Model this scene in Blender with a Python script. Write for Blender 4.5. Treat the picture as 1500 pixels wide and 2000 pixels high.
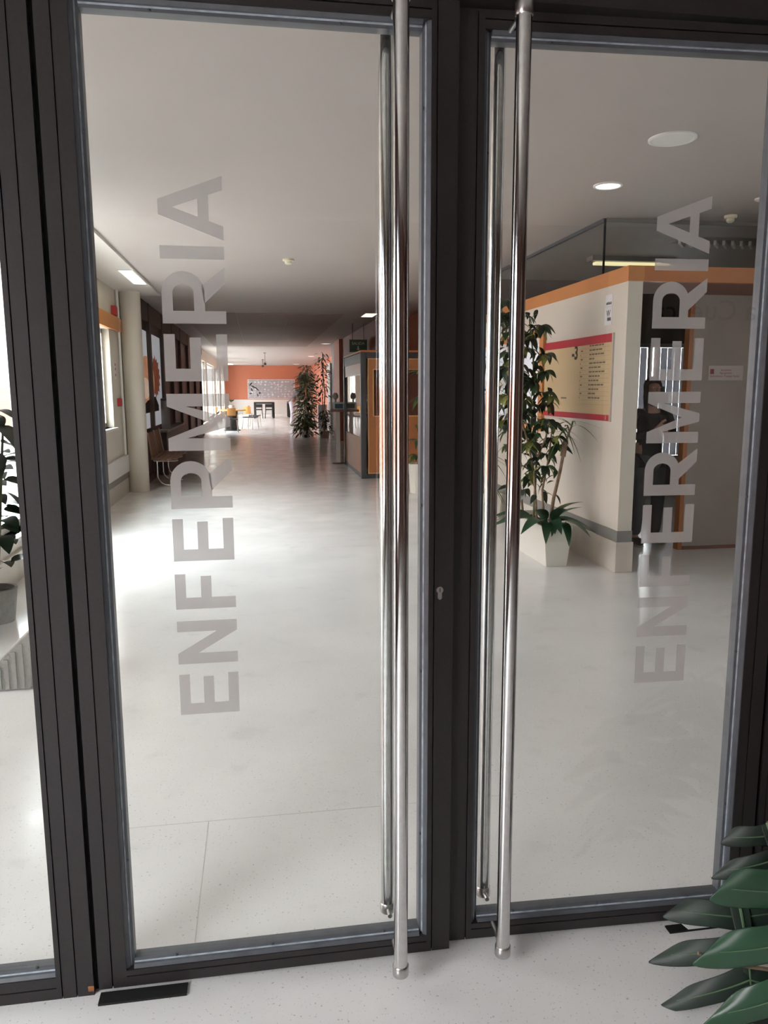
import bpy, bmesh, math, random
from mathutils import Vector, Matrix, Quaternion
random.seed(7)
R_ = math.radians
scene = bpy.context.scene
for o in list(bpy.data.objects):
    bpy.data.objects.remove(o)
COL = scene.collection

# ------------------------------------------------------------------ camera
cam_d = bpy.data.cameras.new('camera')
cam = bpy.data.objects.new('camera', cam_d)
COL.objects.link(cam)
scene.camera = cam
cam_d.sensor_fit = 'HORIZONTAL'
cam_d.sensor_width = 36.0
cam_d.lens = 36.0 * 1517.0 / 1500.0
cam_d.clip_start = 0.05
cam_d.clip_end = 300
P_, Y_, RO_ = R_(9.02), R_(9.1), R_(0.184)
fw = Vector((math.sin(Y_) * math.cos(P_), math.cos(Y_) * math.cos(P_), -math.sin(P_)))
rt = Vector((math.cos(Y_), -math.sin(Y_), 0))
up = rt.cross(fw)
c_, s_ = math.cos(-RO_), math.sin(-RO_)
r2, u2 = rt * c_ + up * s_, up * c_ - rt * s_
m = Matrix((r2, u2, -fw)).transposed().to_4x4()
m.translation = Vector((0, 0, 1.48))
cam.matrix_world = m

# ------------------------------------------------------------------ world, light, exposure
w = bpy.data.worlds.new('sky')
scene.world = w
w.use_nodes = True
bg = w.node_tree.nodes['Background']
bg.inputs[0].default_value = (0.93, 0.97, 1.0, 1)
bg.inputs[1].default_value = 25.0
vs = scene.view_settings
vs.view_transform = 'Standard'
vs.look = 'None'
vs.gamma = 1.0
vs.use_curve_mapping = False
vs.exposure = -0.22
scene.cycles.transparent_max_bounces = 24
scene.cycles.max_bounces = 10
scene.cycles.diffuse_bounces = 6
scene.cycles.glossy_bounces = 6

def portal(name, loc, rot, sx, sy):
    l = bpy.data.lights.new(name, 'AREA')
    l.shape = 'RECTANGLE'
    l.size, l.size_y = sx, sy
    l.cycles.is_portal = True
    o = bpy.data.objects.new(name, l)
    o.location = loc
    o.rotation_euler = rot
    COL.objects.link(o)

# ------------------------------------------------------------------ materials
def mat(name, color, rough=0.5, metal=0.0, noise=None, bump=None, emit=None, coat=0.0, spec=0.5, trans=0.0):
    """noise=(scale, amount[,detail]): value variation; bump=(scale,strength)"""
    m = bpy.data.materials.new(name)
    m.use_nodes = True
    nt = m.node_tree
    b = nt.nodes['Principled BSDF']
    b.inputs['Base Color'].default_value = (*color, 1)
    b.inputs['Roughness'].default_value = rough
    b.inputs['Metallic'].default_value = metal
    b.inputs['Specular IOR Level'].default_value = spec
    if coat:
        b.inputs['Coat Weight'].default_value = coat
        b.inputs['Coat Roughness'].default_value = 0.08
    tc = nt.nodes.new('ShaderNodeTexCoord')
    if noise:
        n = nt.nodes.new('ShaderNodeTexNoise')
        n.inputs['Scale'].default_value = noise[0]
        n.inputs['Detail'].default_value = noise[2] if len(noise) > 2 else 4
        nt.links.new(tc.outputs['Object'], n.inputs['Vector'])
        r = nt.nodes.new('ShaderNodeMapRange')
        r.inputs['From Min'].default_value = 0.3
        r.inputs['From Max'].default_value = 0.7
        r.inputs['To Min'].default_value = 1 - noise[1]
        r.inputs['To Max'].default_value = 1 + noise[1]
        nt.links.new(n.outputs['Fac'], r.inputs['Value'])
        mx = nt.nodes.new('ShaderNodeVectorMath')
        mx.operation = 'SCALE'
        mx.inputs[0].default_value = color
        nt.links.new(r.outputs[0], mx.inputs['Scale'])
        nt.links.new(mx.outputs[0], b.inputs['Base Color'])
    if bump:
        n = nt.nodes.new('ShaderNodeTexNoise')
        n.inputs['Scale'].default_value = bump[0]
        n.inputs['Detail'].default_value = 3
        nt.links.new(tc.outputs['Object'], n.inputs['Vector'])
        bp = nt.nodes.new('ShaderNodeBump')
        bp.inputs['Strength'].default_value = bump[1]
        bp.inputs['Distance'].default_value = 0.01
        nt.links.new(n.outputs['Fac'], bp.inputs['Height'])
        nt.links.new(bp.outputs[0], b.inputs['Normal'])
    if emit:
        b.inputs['Emission Color'].default_value = (*emit[0], 1)
        b.inputs['Emission Strength'].default_value = emit[1]
    if trans:
        b.inputs['Transmission Weight'].default_value = trans
    return m

def glass_mat(name, tint=(1, 1, 1), refl=0.04):
    m = bpy.data.materials.new(name)
    m.use_nodes = True
    nt = m.node_tree
    nt.nodes.remove(nt.nodes['Principled BSDF'])
    out = nt.nodes['Material Output']
    tr = nt.nodes.new('ShaderNodeBsdfTransparent')
    tr.inputs[0].default_value = (*tint, 1)
    gl = nt.nodes.new('ShaderNodeBsdfGlossy')
    gl.inputs['Roughness'].default_value = 0.0
    geo = nt.nodes.new('ShaderNodeNewGeometry')
    dot = nt.nodes.new('ShaderNodeVectorMath'); dot.operation = 'DOT_PRODUCT'
    nt.links.new(geo.outputs['Incoming'], dot.inputs[0])
    nt.links.new(geo.outputs['Normal'], dot.inputs[1])
    ab = nt.nodes.new('ShaderNodeMath'); ab.operation = 'ABSOLUTE'
    nt.links.new(dot.outputs['Value'], ab.inputs[0])
    om = nt.nodes.new('ShaderNodeMath'); om.operation = 'SUBTRACT'
    om.inputs[0].default_value = 1.0
    nt.links.new(ab.outputs[0], om.inputs[1])
    pw = nt.nodes.new('ShaderNodeMath'); pw.operation = 'POWER'
    nt.links.new(om.outputs[0], pw.inputs[0]); pw.inputs[1].default_value = 5
    ma = nt.nodes.new('ShaderNodeMath'); ma.operation = 'MULTIPLY_ADD'
    nt.links.new(pw.outputs[0], ma.inputs[0])
    ma.inputs[1].default_value = 1 - refl
    ma.inputs[2].default_value = refl
    mix = nt.nodes.new('ShaderNodeMixShader')
    nt.links.new(ma.outputs[0], mix.inputs[0])
    nt.links.new(tr.outputs[0], mix.inputs[1])
    nt.links.new(gl.outputs[0], mix.inputs[2])
    nt.links.new(mix.outputs[0], out.inputs[0])
    return m

def vinyl_mat(name, col=(0.50, 0.49, 0.48), cover=0.78):
    m = bpy.data.materials.new(name)
    m.use_nodes = True
    nt = m.node_tree
    nt.nodes.remove(nt.nodes['Principled BSDF'])
    out = nt.nodes['Material Output']
    tr = nt.nodes.new('ShaderNodeBsdfTransparent')
    tl = nt.nodes.new('ShaderNodeBsdfTranslucent')
    tl.inputs[0].default_value = (*col, 1)
    df = nt.nodes.new('ShaderNodeBsdfDiffuse')
    df.inputs[0].default_value = (*col, 1)
    m1 = nt.nodes.new('ShaderNodeMixShader'); m1.inputs[0].default_value = 0.5
    nt.links.new(tl.outputs[0], m1.inputs[1]); nt.links.new(df.outputs[0], m1.inputs[2])
    m2 = nt.nodes.new('ShaderNodeMixShader'); m2.inputs[0].default_value = cover
    nt.links.new(tr.outputs[0], m2.inputs[1]); nt.links.new(m1.outputs[0], m2.inputs[2])
    nt.links.new(m2.outputs[0], out.inputs[0])
    return m

def floor_mat():
    m = mat('polished_floor', (0.66, 0.64, 0.62), 0.16, spec=0.5)
    nt = m.node_tree
    b = nt.nodes['Principled BSDF']
    tc = nt.nodes.new('ShaderNodeTexCoord')
    def noise(scale, detail, lo, hi, a, bb):
        n = nt.nodes.new('ShaderNodeTexNoise')
        n.inputs['Scale'].default_value = scale
        n.inputs['Detail'].default_value = detail
        nt.links.new(tc.outputs['Object'], n.inputs['Vector'])
        r = nt.nodes.new('ShaderNodeMapRange')
        r.inputs['From Min'].default_value = lo
        r.inputs['From Max'].default_value = hi
        r.inputs['To Min'].default_value = a
        r.inputs['To Max'].default_value = bb
        nt.links.new(n.outputs['Fac'], r.inputs['Value'])
        return r.outputs[0]
    cloud = noise(1.3, 6, 0.3, 0.7, 0.93, 1.06)
    fleck = noise(120, 3, 0.27, 0.37, 0.55, 1.0)
    stain = noise(6, 10, 0.29, 0.40, 0.93, 1.0)
    p = nt.nodes.new('ShaderNodeMath'); p.operation = 'MULTIPLY'
    nt.links.new(cloud, p.inputs[0]); nt.links.new(fleck, p.inputs[1])
    q = nt.nodes.new('ShaderNodeMath'); q.operation = 'MULTIPLY'
    nt.links.new(p.outputs[0], q.inputs[0]); nt.links.new(stain, q.inputs[1])
    sc_ = nt.nodes.new('ShaderNodeVectorMath'); sc_.operation = 'SCALE'
    sc_.inputs[0].default_value = (0.80, 0.795, 0.785)
    nt.links.new(q.outputs[0], sc_.inputs['Scale'])
    nt.links.new(sc_.outputs[0], b.inputs['Base Color'])
    rg = noise(3, 5, 0.3, 0.7, 0.12, 0.24)
    nt.links.new(rg, b.inputs['Roughness'])
    return m

def brick_mat(name, c1, c2, mortar, scale):
    m = mat(name, c1, 0.85)
    nt = m.node_tree
    b = nt.nodes['Principled BSDF']
    tc = nt.nodes.new('ShaderNodeTexCoord')
    mp = nt.nodes.new('ShaderNodeMapping')
    mp.inputs['Rotation'].default_value = (R_(90), 0, R_(90))
    br = nt.nodes.new('ShaderNodeTexBrick')
    br.inputs['Color1'].default_value = (*c1, 1)
    br.inputs['Color2'].default_value = (*c2, 1)
    br.inputs['Mortar'].default_value = (*mortar, 1)
    br.inputs['Scale'].default_value = scale
    nt.links.new(tc.outputs['Object'], mp.inputs[0])
    nt.links.new(mp.outputs[0], br.inputs['Vector'])
    nt.links.new(br.outputs[0], b.inputs['Base Color'])
    return m

def wood_mat(name, c1, c2, rough=0.4, axis='Z'):
    m = mat(name, c1, rough)
    nt = m.node_tree
    b = nt.nodes['Principled BSDF']
    tc = nt.nodes.new('ShaderNodeTexCoord')
    mp = nt.nodes.new('ShaderNodeMapping')
    mp.inputs['Scale'].default_value = {'Z': (14, 14, 1), 'X': (1, 14, 14), 'Y': (14, 1, 14)}[axis]
    n = nt.nodes.new('ShaderNodeTexNoise')
    n.inputs['Scale'].default_value = 2.0
    n.inputs['Detail'].default_value = 5
    cr = nt.nodes.new('ShaderNodeMix'); cr.data_type = 'RGBA'
    cr.inputs['A'].default_value = (*c1, 1)
    cr.inputs['B'].default_value = (*c2, 1)
    nt.links.new(tc.outputs['Object'], mp.inputs[0])
    nt.links.new(mp.outputs[0], n.inputs['Vector'])
    nt.links.new(n.outputs['Fac'], cr.inputs['Factor'])
    nt.links.new(cr.outputs['Result'], b.inputs['Base Color'])
    return m

def mural_mat():
    m = mat('mural_print', (0.6, 0.6, 0.62), 0.6)
    nt = m.node_tree
    b = nt.nodes['Principled BSDF']
    tc = nt.nodes.new('ShaderNodeTexCoord')
    mp = nt.nodes.new('ShaderNodeMapping'); mp.inputs['Scale'].default_value = (5, 1, 7)
    v = nt.nodes.new('ShaderNodeTexVoronoi'); v.inputs['Scale'].default_value = 1.0
    v.inputs['Randomness'].default_value = 0.45
    nt.links.new(tc.outputs['Object'], mp.inputs[0]); nt.links.new(mp.outputs[0], v.inputs['Vector'])
    n = nt.nodes.new('ShaderNodeTexNoise'); n.inputs['Scale'].default_value = 9
    nt.links.new(tc.outputs['Object'], n.inputs['Vector'])
    ad = nt.nodes.new('ShaderNodeMath'); ad.operation = 'ADD'
    nt.links.new(v.outputs['Distance'], ad.inputs[0]); nt.links.new(n.outputs['Fac'], ad.inputs[1])
    cr = nt.nodes.new('ShaderNodeValToRGB')
    cr.color_ramp.elements[0].position = 0.55; cr.color_ramp.elements[0].color = (0.86, 0.86, 0.90, 1)
    cr.color_ramp.elements[1].position = 1.15 / 1.2; cr.color_ramp.elements[1].color = (0.42, 0.42, 0.45, 1)
    nt.links.new(ad.outputs[0], cr.inputs[0]); nt.links.new(cr.outputs[0], b.inputs['Base Color'])
    return m

M = {}
M['frame'] = mat('charcoal_powder_coat', (0.022, 0.0185, 0.019), 0.45, noise=(160, 0.12, 2), spec=0.4)
M['gap'] = mat('rubber_gasket', (0.004, 0.004, 0.004), 0.8)
M['bead'] = mat('daylit_glazing_bead', (0.085, 0.093, 0.105), 0.38, noise=(25, 0.15), spec=0.5)  # frame coat turned paler and bluer for the daylight on the beads
M['sealant'] = mat('pale_sealant', (0.32, 0.37, 0.41), 0.45, noise=(40, 0.3))
M['steel'] = mat('polished_steel', (0.66, 0.65, 0.64), 0.10, 1.0, noise=(60, 0.06))
M['steel_cap'] = mat('brushed_steel_cap', (0.55, 0.54, 0.53), 0.28, 1.0)
M['brass'] = mat('lock_nickel', (0.42, 0.38, 0.35), 0.35, 1.0)
M['glass'] = glass_mat('clear_glass', (0.975, 0.985, 0.98))
M['dark_glass'] = glass_mat('smoked_glass', (0.80, 0.80, 0.79))
M['vinyl'] = vinyl_mat('frosted_vinyl')
M['floor'] = floor_mat()
M['blind'] = vinyl_mat('translucent_blind', (0.17, 0.17, 0.185), 0.96)
M['joint'] = mat('floor_joint', (0.52, 0.50, 0.48), 0.6)
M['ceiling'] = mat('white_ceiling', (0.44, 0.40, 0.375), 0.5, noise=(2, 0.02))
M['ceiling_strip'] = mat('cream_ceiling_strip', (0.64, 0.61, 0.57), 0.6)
M['wall'] = mat('cream_wall', (0.66, 0.62, 0.54), 0.6, noise=(1.5, 0.04))
M['wall_grey'] = mat('office_wall', (0.40, 0.36, 0.32), 0.7, noise=(2.5, 0.06))
M['plinth'] = mat('stone_plinth', (0.62, 0.57, 0.50), 0.35, noise=(7, 0.08, 6))
M['strip'] = mat('grey_wall_strip', (0.22, 0.22, 0.21), 0.5)
M['orange'] = wood_mat('orange_beech', (0.58, 0.25, 0.085), (0.50, 0.20, 0.06), 0.45, 'Y')
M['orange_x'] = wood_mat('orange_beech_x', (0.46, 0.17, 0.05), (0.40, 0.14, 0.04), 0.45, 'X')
M['soffit'] = mat('red_brown_soffit', (0.22, 0.10, 0.07), 0.6)
M['terracotta'] = mat('terracotta_wall', (0.26, 0.085, 0.05), 0.65, noise=(2, 0.05))
M['salmon'] = mat('salmon_wall', (0.56, 0.19, 0.105), 0.65, noise=(1, 0.04))
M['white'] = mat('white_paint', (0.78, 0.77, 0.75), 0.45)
M['win_frame'] = mat('white_window_frame', (0.74, 0.72, 0.69), 0.4)
M['dark_part'] = mat('dark_partition', (0.050, 0.038, 0.032), 0.5, spec=0.25)
M['grey_metal'] = mat('dark_grey_metal', (0.055, 0.058, 0.062), 0.4)
M['mid_grey'] = mat('mid_grey', (0.23, 0.22, 0.21), 0.5)
M['kiosk_wood'] = wood_mat('kiosk_beech', (0.44, 0.18, 0.06), (0.39, 0.15, 0.05), 0.4, 'Z')
M['kiosk_edge'] = mat('kiosk_edge_beech', (0.66, 0.38, 0.16), 0.45)
M['bench_wood'] = wood_mat('bench_wood', (0.26, 0.13, 0.06), (0.20, 0.10, 0.05), 0.4, 'X')
M['chair_wood'] = mat('chair_ply', (0.72, 0.36, 0.11), 0.4)
M['black'] = mat('black_lacquer', (0.012, 0.012, 0.012), 0.4)
M['red'] = mat('fire_red', (0.45, 0.03, 0.03), 0.4)
M['crimson'] = mat('crimson_print', (0.42, 0.022, 0.038), 0.4)
M['tan'] = mat('board_tan', (0.56, 0.42, 0.24), 0.4, noise=(1.2, 0.04))
M['ink'] = mat('ink', (0.02, 0.02, 0.02), 0.6)
M['ink_soft'] = mat('faded_ink', (0.16, 0.12, 0.08), 0.6)
M['paper'] = mat('paper', (0.74, 0.74, 0.75), 0.6)
M['label'] = mat('label_plate', (0.60, 0.55, 0.51), 0.5)
M['label_red'] = mat('label_red', (0.32, 0.05, 0.05), 0.5)
M['lamp'] = mat('lit_panel', (0.9, 0.88, 0.75), 0.5, emit=((1.0, 0.93, 0.62), 3.0))
M['lamp_cool'] = mat('lit_disc', (0.9, 0.9, 0.85), 0.5, emit=((1.0, 0.97, 0.80), 2.6))
M['tube'] = mat('lit_tube', (0.9, 0.85, 0.6), 0.5, emit=((1.0, 0.86, 0.48), 1.2))
M['ivory'] = mat('ivory_plastic', (0.70, 0.66, 0.50), 0.45)
M['leaf'] = mat('green_leaf', (0.035, 0.085, 0.030), 0.4, noise=(9, 0.35))
M['leaf_dark'] = mat('dark_leaf', (0.014, 0.030, 0.014), 0.4, noise=(9, 0.35))
M['leaf_lily'] = mat('lily_leaf', (0.020, 0.075, 0.035), 0.32, noise=(7, 0.3))
M['leaf_yellow'] = mat('variegated_leaf', (0.22, 0.24, 0.06), 0.45, noise=(30, 0.5))
M['leaf_light'] = mat('light_leaf', (0.10, 0.17, 0.04), 0.45, noise=(9, 0.3))
M['monstera'] = mat('monstera_leaf', (0.030, 0.085, 0.045), 0.34, noise=(6, 0.25), spec=0.5)
M['monstera_old'] = mat('monstera_old_leaf', (0.022, 0.036, 0.026), 0.5, noise=(10, 0.35))
M['vein'] = mat('pale_vein', (0.10, 0.17, 0.09), 0.4)
M['bark'] = mat('bark', (0.26, 0.18, 0.12), 0.8, noise=(25, 0.3))
M['stem'] = mat('green_stem', (0.10, 0.12, 0.05), 0.6)
M['soil'] = mat('soil', (0.05, 0.035, 0.025), 0.95, noise=(40, 0.4), bump=(60, 0.8))
M['pot_white'] = mat('white_planter', (0.72, 0.69, 0.62), 0.45, noise=(3, 0.03))
M['concrete'] = mat('concrete', (0.30, 0.29, 0.27), 0.85, noise=(14, 0.14, 6), bump=(45, 0.5))
M['rust'] = mat('rust', (0.28, 0.11, 0.04), 0.9, noise=(60, 0.5))
M['skin'] = mat('skin', (0.42, 0.24, 0.17), 0.5)
M['hair'] = mat('dark_hair', (0.012, 0.009, 0.008), 0.5, bump=(90, 0.5))
M['sweater'] = mat('black_sweater', (0.011, 0.010, 0.011), 0.85, bump=(120, 0.4))
M['jeans'] = mat('dark_jeans', (0.040, 0.052, 0.062), 0.8, noise=(12, 0.25))
M['shoe'] = mat('black_shoe', (0.015, 0.015, 0.014), 0.5)
M['sole'] = mat('pale_sole', (0.40, 0.40, 0.30), 0.6)
M['grey_top'] = mat('grey_top', (0.16, 0.15, 0.17), 0.8)
M['white_trousers'] = mat('white_trousers', (0.72, 0.72, 0.80), 0.8)
M['lip'] = mat('lip', (0.30, 0.10, 0.09), 0.5)
M['eye'] = mat('eye_white', (0.6, 0.6, 0.58), 0.3)
M['screen'] = mat('screen', (0.03, 0.07, 0.09), 0.15)
M['mural'] = mural_mat()
M['brick'] = brick_mat('red_brick', (0.46, 0.15, 0.09), (0.40, 0.12, 0.08), (0.45, 0.38, 0.33), 4.0)
M['outside_grey'] = mat('outside_render', (0.60, 0.62, 0.66), 0.8)
M['asphalt'] = mat('paving', (0.35, 0.34, 0.33), 0.9, noise=(3, 0.1))
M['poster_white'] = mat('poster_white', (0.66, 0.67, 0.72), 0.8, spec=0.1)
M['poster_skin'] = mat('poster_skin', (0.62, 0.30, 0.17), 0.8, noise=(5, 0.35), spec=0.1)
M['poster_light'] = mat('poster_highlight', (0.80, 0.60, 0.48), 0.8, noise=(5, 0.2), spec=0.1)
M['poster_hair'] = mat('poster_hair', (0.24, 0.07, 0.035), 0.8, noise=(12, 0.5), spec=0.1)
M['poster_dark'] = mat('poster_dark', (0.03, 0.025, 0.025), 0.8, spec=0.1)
for _k in ('poster_white', 'poster_skin', 'poster_light', 'poster_hair'):  # added glow brightens the poster print and pinned sheets, none of them lamps
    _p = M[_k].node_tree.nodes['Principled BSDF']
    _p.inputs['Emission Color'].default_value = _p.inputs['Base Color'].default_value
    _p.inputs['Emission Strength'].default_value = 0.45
M['exit_green'] = mat('exit_green', (0.010, 0.055, 0.030), 0.4)
M['exit_white'] = mat('exit_white', (0.42, 0.50, 0.42), 0.5)
M['vest_wall'] = mat('entrance_wall', (0.13, 0.065, 0.05), 0.8, noise=(3, 0.15))
M['vest_light'] = mat('entrance_panel', (0.74, 0.66, 0.60), 0.7, noise=(2, 0.08))
M['vest_ceiling'] = mat('entrance_ceiling', (0.55, 0.52, 0.49), 0.7)

# ------------------------------------------------------------------ object helpers
def tag(o, label=None, cat=None, group=None, kind=None):
    if label: o['label'] = label
    if cat: o['category'] = cat
    if group: o['group'] = group
    if kind: o['kind'] = kind
    return o

def link(o, parent=None):
    COL.objects.link(o)
    if parent is not None:
        o.parent = parent
        mw = Matrix(parent['_m']) if '_m' in parent else Matrix.Identity(4)
        o.matrix_parent_inverse = mw.inverted()
    return o

ROOTM = {}
def empty(name, loc, label=None, cat=None, group=None, kind=None):
    o = bpy.data.objects.new(name, None)
    o.empty_display_size = 0.1
    o.location = loc
    COL.objects.link(o)
    ROOTM[o.name] = Matrix.Translation(Vector(loc))
    return tag(o, label, cat, group, kind)

def attach(o, parent):
    COL.objects.link(o)
    if parent is not None:
        o.parent = parent
        p = parent
        while p.parent is not None:
            p = p.parent
        # mesh coordinates are in world space; undo the root's placement
        if p is parent:
            o.matrix_parent_inverse = ROOTM.get(p.name, Matrix.Identity(4)).inverted()
        else:
            o.matrix_parent_inverse = Matrix.Identity(4)
    return o

def mesh(name, verts, faces, material, parent=None, smooth=False):
    me = bpy.data.meshes.new(name)
    me.from_pydata([tuple(v) for v in verts], [], faces)
    me.update()
    if smooth:
        for p in me.polygons: p.use_smooth = True
    mats = material if isinstance(material, (list, tuple)) else [material]
    for mm in mats: me.materials.append(mm)
    o = bpy.data.objects.new(name, me)
    return attach(o, parent)

class MB:
    def __init__(s): s.v, s.f = [], []
    def add(s, v, f):
        n = len(s.v); s.v += [tuple(x) for x in v]; s.f += [tuple(i + n for i in q) for q in f]; return s
    def box(s, x0, x1, y0, y1, z0, z1):
        return s.add([(x0,y0,z0),(x1,y0,z0),(x1,y1,z0),(x0,y1,z0),(x0,y0,z1),(x1,y0,z1),(x1,y1,z1),(x0,y1,z1)],
                     [(0,3,2,1),(4,5,6,7),(0,1,5,4),(1,2,6,5),(2,3,7,6),(3,0,4,7)])
    def tube(s, pts, rad, n=12, caps=True):
        pts = [Vector(p) for p in pts]
        rr = rad if isinstance(rad, (list, tuple)) else [rad] * len(pts)
        rings = []
        t0 = (pts[1] - pts[0]).normalized()
        a = Vector((0,0,1)) if abs(t0.z) < 0.9 else Vector((1,0,0))
        u = t0.cross(a).normalized()
        for i, p in enumerate(pts):
            t = (pts[min(i+1, len(pts)-1)] - pts[max(i-1, 0)]).normalized()
            u = (u - t * u.dot(t)).normalized()
            vv = t.cross(u)
            rings.append([p + (u * math.cos(2*math.pi*k/n) + vv * math.sin(2*math.pi*k/n)) * rr[i] for k in range(n)])
        V = [q for r in rings for q in r]
        Fs = []
        for i in range(len(pts)-1):
            for k in range(n):
                k2 = (k+1) % n
                Fs.append((i*n+k, i*n+k2, (i+1)*n+k2, (i+1)*n+k))
        if caps:
            Fs.append(tuple(reversed(range(n))))
            Fs.append(tuple(range((len(pts)-1)*n, len(pts)*n)))
        return s.add(V, Fs)
    def prism(s, prof, axis, a, b):
        """prof: 2D polygon; axis 'Z' -> (x,y), 'X' -> (y,z), 'Y' -> (x,z)"""
        def P(p, t):
            return {'Z': (p[0], p[1], t), 'X': (t, p[0], p[1]), 'Y': (p[0], t, p[1])}[axis]
        n = len(prof)
        V = [P(p, a) for p in prof] + [P(p, b) for p in prof]
        Fs = [tuple(range(n)), tuple(reversed(range(n, 2*n)))]
        for i in range(n):
            j = (i+1) % n
            Fs.append((i, n+i, n+j, j))
        return s.add(V, Fs)
    def lathe(s, c, prof, n=24):
        """prof list of (r, z)"""
        V, Fs = [], []
        for r, z in prof:
            for k in range(n):
                V.append((c[0] + r*math.cos(2*math.pi*k/n), c[1] + r*math.sin(2*math.pi*k/n), c[2] + z))
        for i in range(len(prof)-1):
            for k in range(n):
                k2 = (k+1) % n
                Fs.append((i*n+k, i*n+k2, (i+1)*n+k2, (i+1)*n+k))
        Fs.append(tuple(reversed(range(n)))); Fs.append(tuple(range((len(prof)-1)*n, len(prof)*n)))
        return s.add(V, Fs)
    def build(s, name, material, parent=None, smooth=False, bevel=0.0, recalc=True):
        o = mesh(name, s.v, s.f, material, parent, smooth)
        if recalc or bevel:
            bm = bmesh.new(); bm.from_mesh(o.data)
            bmesh.ops.recalc_face_normals(bm, faces=bm.faces)
            if bevel:
                es = [e for e in bm.edges if len(e.link_faces) == 2 and e.calc_face_angle(0) > 0.6]
                bmesh.ops.bevel(bm, geom=es, offset=bevel, segments=2, affect='EDGES', profile=0.5)
            bm.to_mesh(o.data); bm.free()
        if smooth:
            o.data.set_sharp_from_angle(angle=R_(40))
        return o

def box(name, x0, x1, y0, y1, z0, z1, material, parent=None, bevel=0.0):
    return MB().box(x0, x1, y0, y1, z0, z1).build(name, material, parent, bevel=bevel)

def copy_part(o, parent, matrix=None):
    c = o.copy()
    COL.objects.link(c)
    c.parent = parent
    p = parent
    while p.parent is not None: p = p.parent
    c.matrix_parent_inverse = ROOTM.get(p.name, Matrix.Identity(4)).inverted() if p is parent else Matrix.Identity(4)
    if matrix is not None: c.matrix_basis = matrix
    return c

def text_mesh(name, body, size, matrix, material, parent=None, extrude=0.0, align='LEFT', bold=0.0):
    cu = bpy.data.curves.new(name, 'FONT')
    cu.body = body; cu.size = size; cu.extrude = extrude; cu.align_x = align
    cu.offset = bold; cu.resolution_u = 3
    tmp = bpy.data.objects.new(name + '_tmp', cu)
    COL.objects.link(tmp)
    dg = bpy.context.evaluated_depsgraph_get()
    me = bpy.data.meshes.new_from_object(tmp.evaluated_get(dg))
    bpy.data.objects.remove(tmp); bpy.data.curves.remove(cu)
    me.transform(matrix)
    me.materials.clear(); me.materials.append(material)
    o = bpy.data.objects.new(name, me)
    return attach(o, parent)

def struct(o, label, cat):
    return tag(o, label, cat, kind='structure')

# face frames for flat lettering: facing -Y (towards the camera) and facing -X (towards the corridor)
def face_negY(x, y, z): return Matrix(((1,0,0,x),(0,0,-1,y),(0,1,0,z),(0,0,0,1)))
def face_posY(x, y, z): return Matrix(((-1,0,0,x),(0,0,1,y),(0,1,0,z),(0,0,0,1)))
def face_negX(x, y, z): return Matrix(((0,0,-1,x),(-1,0,0,y),(0,1,0,z),(0,0,0,1)))

# ================================================================== STRUCTURE
CE = 2.87
D = 1.8045
fl = box('floor', -4.5, 6.0, -3.5, 48.1, -0.12, 0.0, M['floor'])
struct(fl, 'pale polished stone floor running down the long corridor', 'floor')
for i, (x0, x1, y0, y1) in enumerate([(-0.211, -0.208, 1.95, 2.56), (-0.6, 0.9, 2.558, 2.5605)]):
    box('floor_joint', x0, x1, y0, y1, -0.001, 0.0004, M['joint'], fl)
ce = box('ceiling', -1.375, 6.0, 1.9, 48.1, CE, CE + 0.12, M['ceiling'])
struct(ce, 'smooth white ceiling along the corridor', 'ceiling')
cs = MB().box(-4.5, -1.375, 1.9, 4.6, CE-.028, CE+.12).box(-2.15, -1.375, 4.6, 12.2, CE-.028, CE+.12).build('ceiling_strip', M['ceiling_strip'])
struct(cs, 'slightly lowered cream ceiling strip above the left windows', 'ceiling')
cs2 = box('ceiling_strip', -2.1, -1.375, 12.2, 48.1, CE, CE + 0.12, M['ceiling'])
struct(cs2, 'plain white ceiling strip over the dark partition', 'ceiling')

M['slat_ceiling'] = mat('brown_slatted_ceiling', (0.38, 0.285, 0.245), 0.55)
_nt = M['slat_ceiling'].node_tree
_w = _nt.nodes.new('ShaderNodeTexWave'); _w.bands_direction = 'Y'; _w.inputs['Scale'].default_value = 2.2
_tc = _nt.nodes.new('ShaderNodeTexCoord'); _nt.links.new(_tc.outputs['Object'], _w.inputs['Vector'])
_b = _nt.nodes.new('ShaderNodeBump'); _b.inputs['Strength'].default_value = 0.6; _b.inputs['Distance'].default_value = 0.02
_nt.links.new(_w.outputs['Fac'], _b.inputs['Height']); _nt.links.new(_b.outputs[0], _nt.nodes['Principled BSDF'].inputs['Normal'])
for x0, x1 in ((-1.36, -0.37), (-0.355, 0.635), (0.65, 1.64)):
    for y0, y1 in ((15.0, 17.6), (17.615, 20.4), (20.415, 23.2), (23.215, 26.3)):
        o = box('ceiling_panel', x0, x1, y0, y1, CE-.012, CE+.005, M['slat_ceiling'], ce)

def wall_y(name, xin, xout, y0, y1, openings, z1, material):
    """wall along Y with rectangular openings (ya,yb,za,zb)"""
    b = MB(); y = y0
    x0, x1 = min(xin, xout), max(xin, xout)
    for (ya, yb, za, zb) in sorted(openings):
        if ya > y: b.box(x0, x1, y, ya, 0, z1)
        b.box(x0, x1, ya, yb, 0, za); b.box(x0, x1, ya, yb, zb, z1)
        y = yb
    if y1 > y: b.box(x0, x1, y, y1, 0, z1)
    return b.build(name, material)

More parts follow.
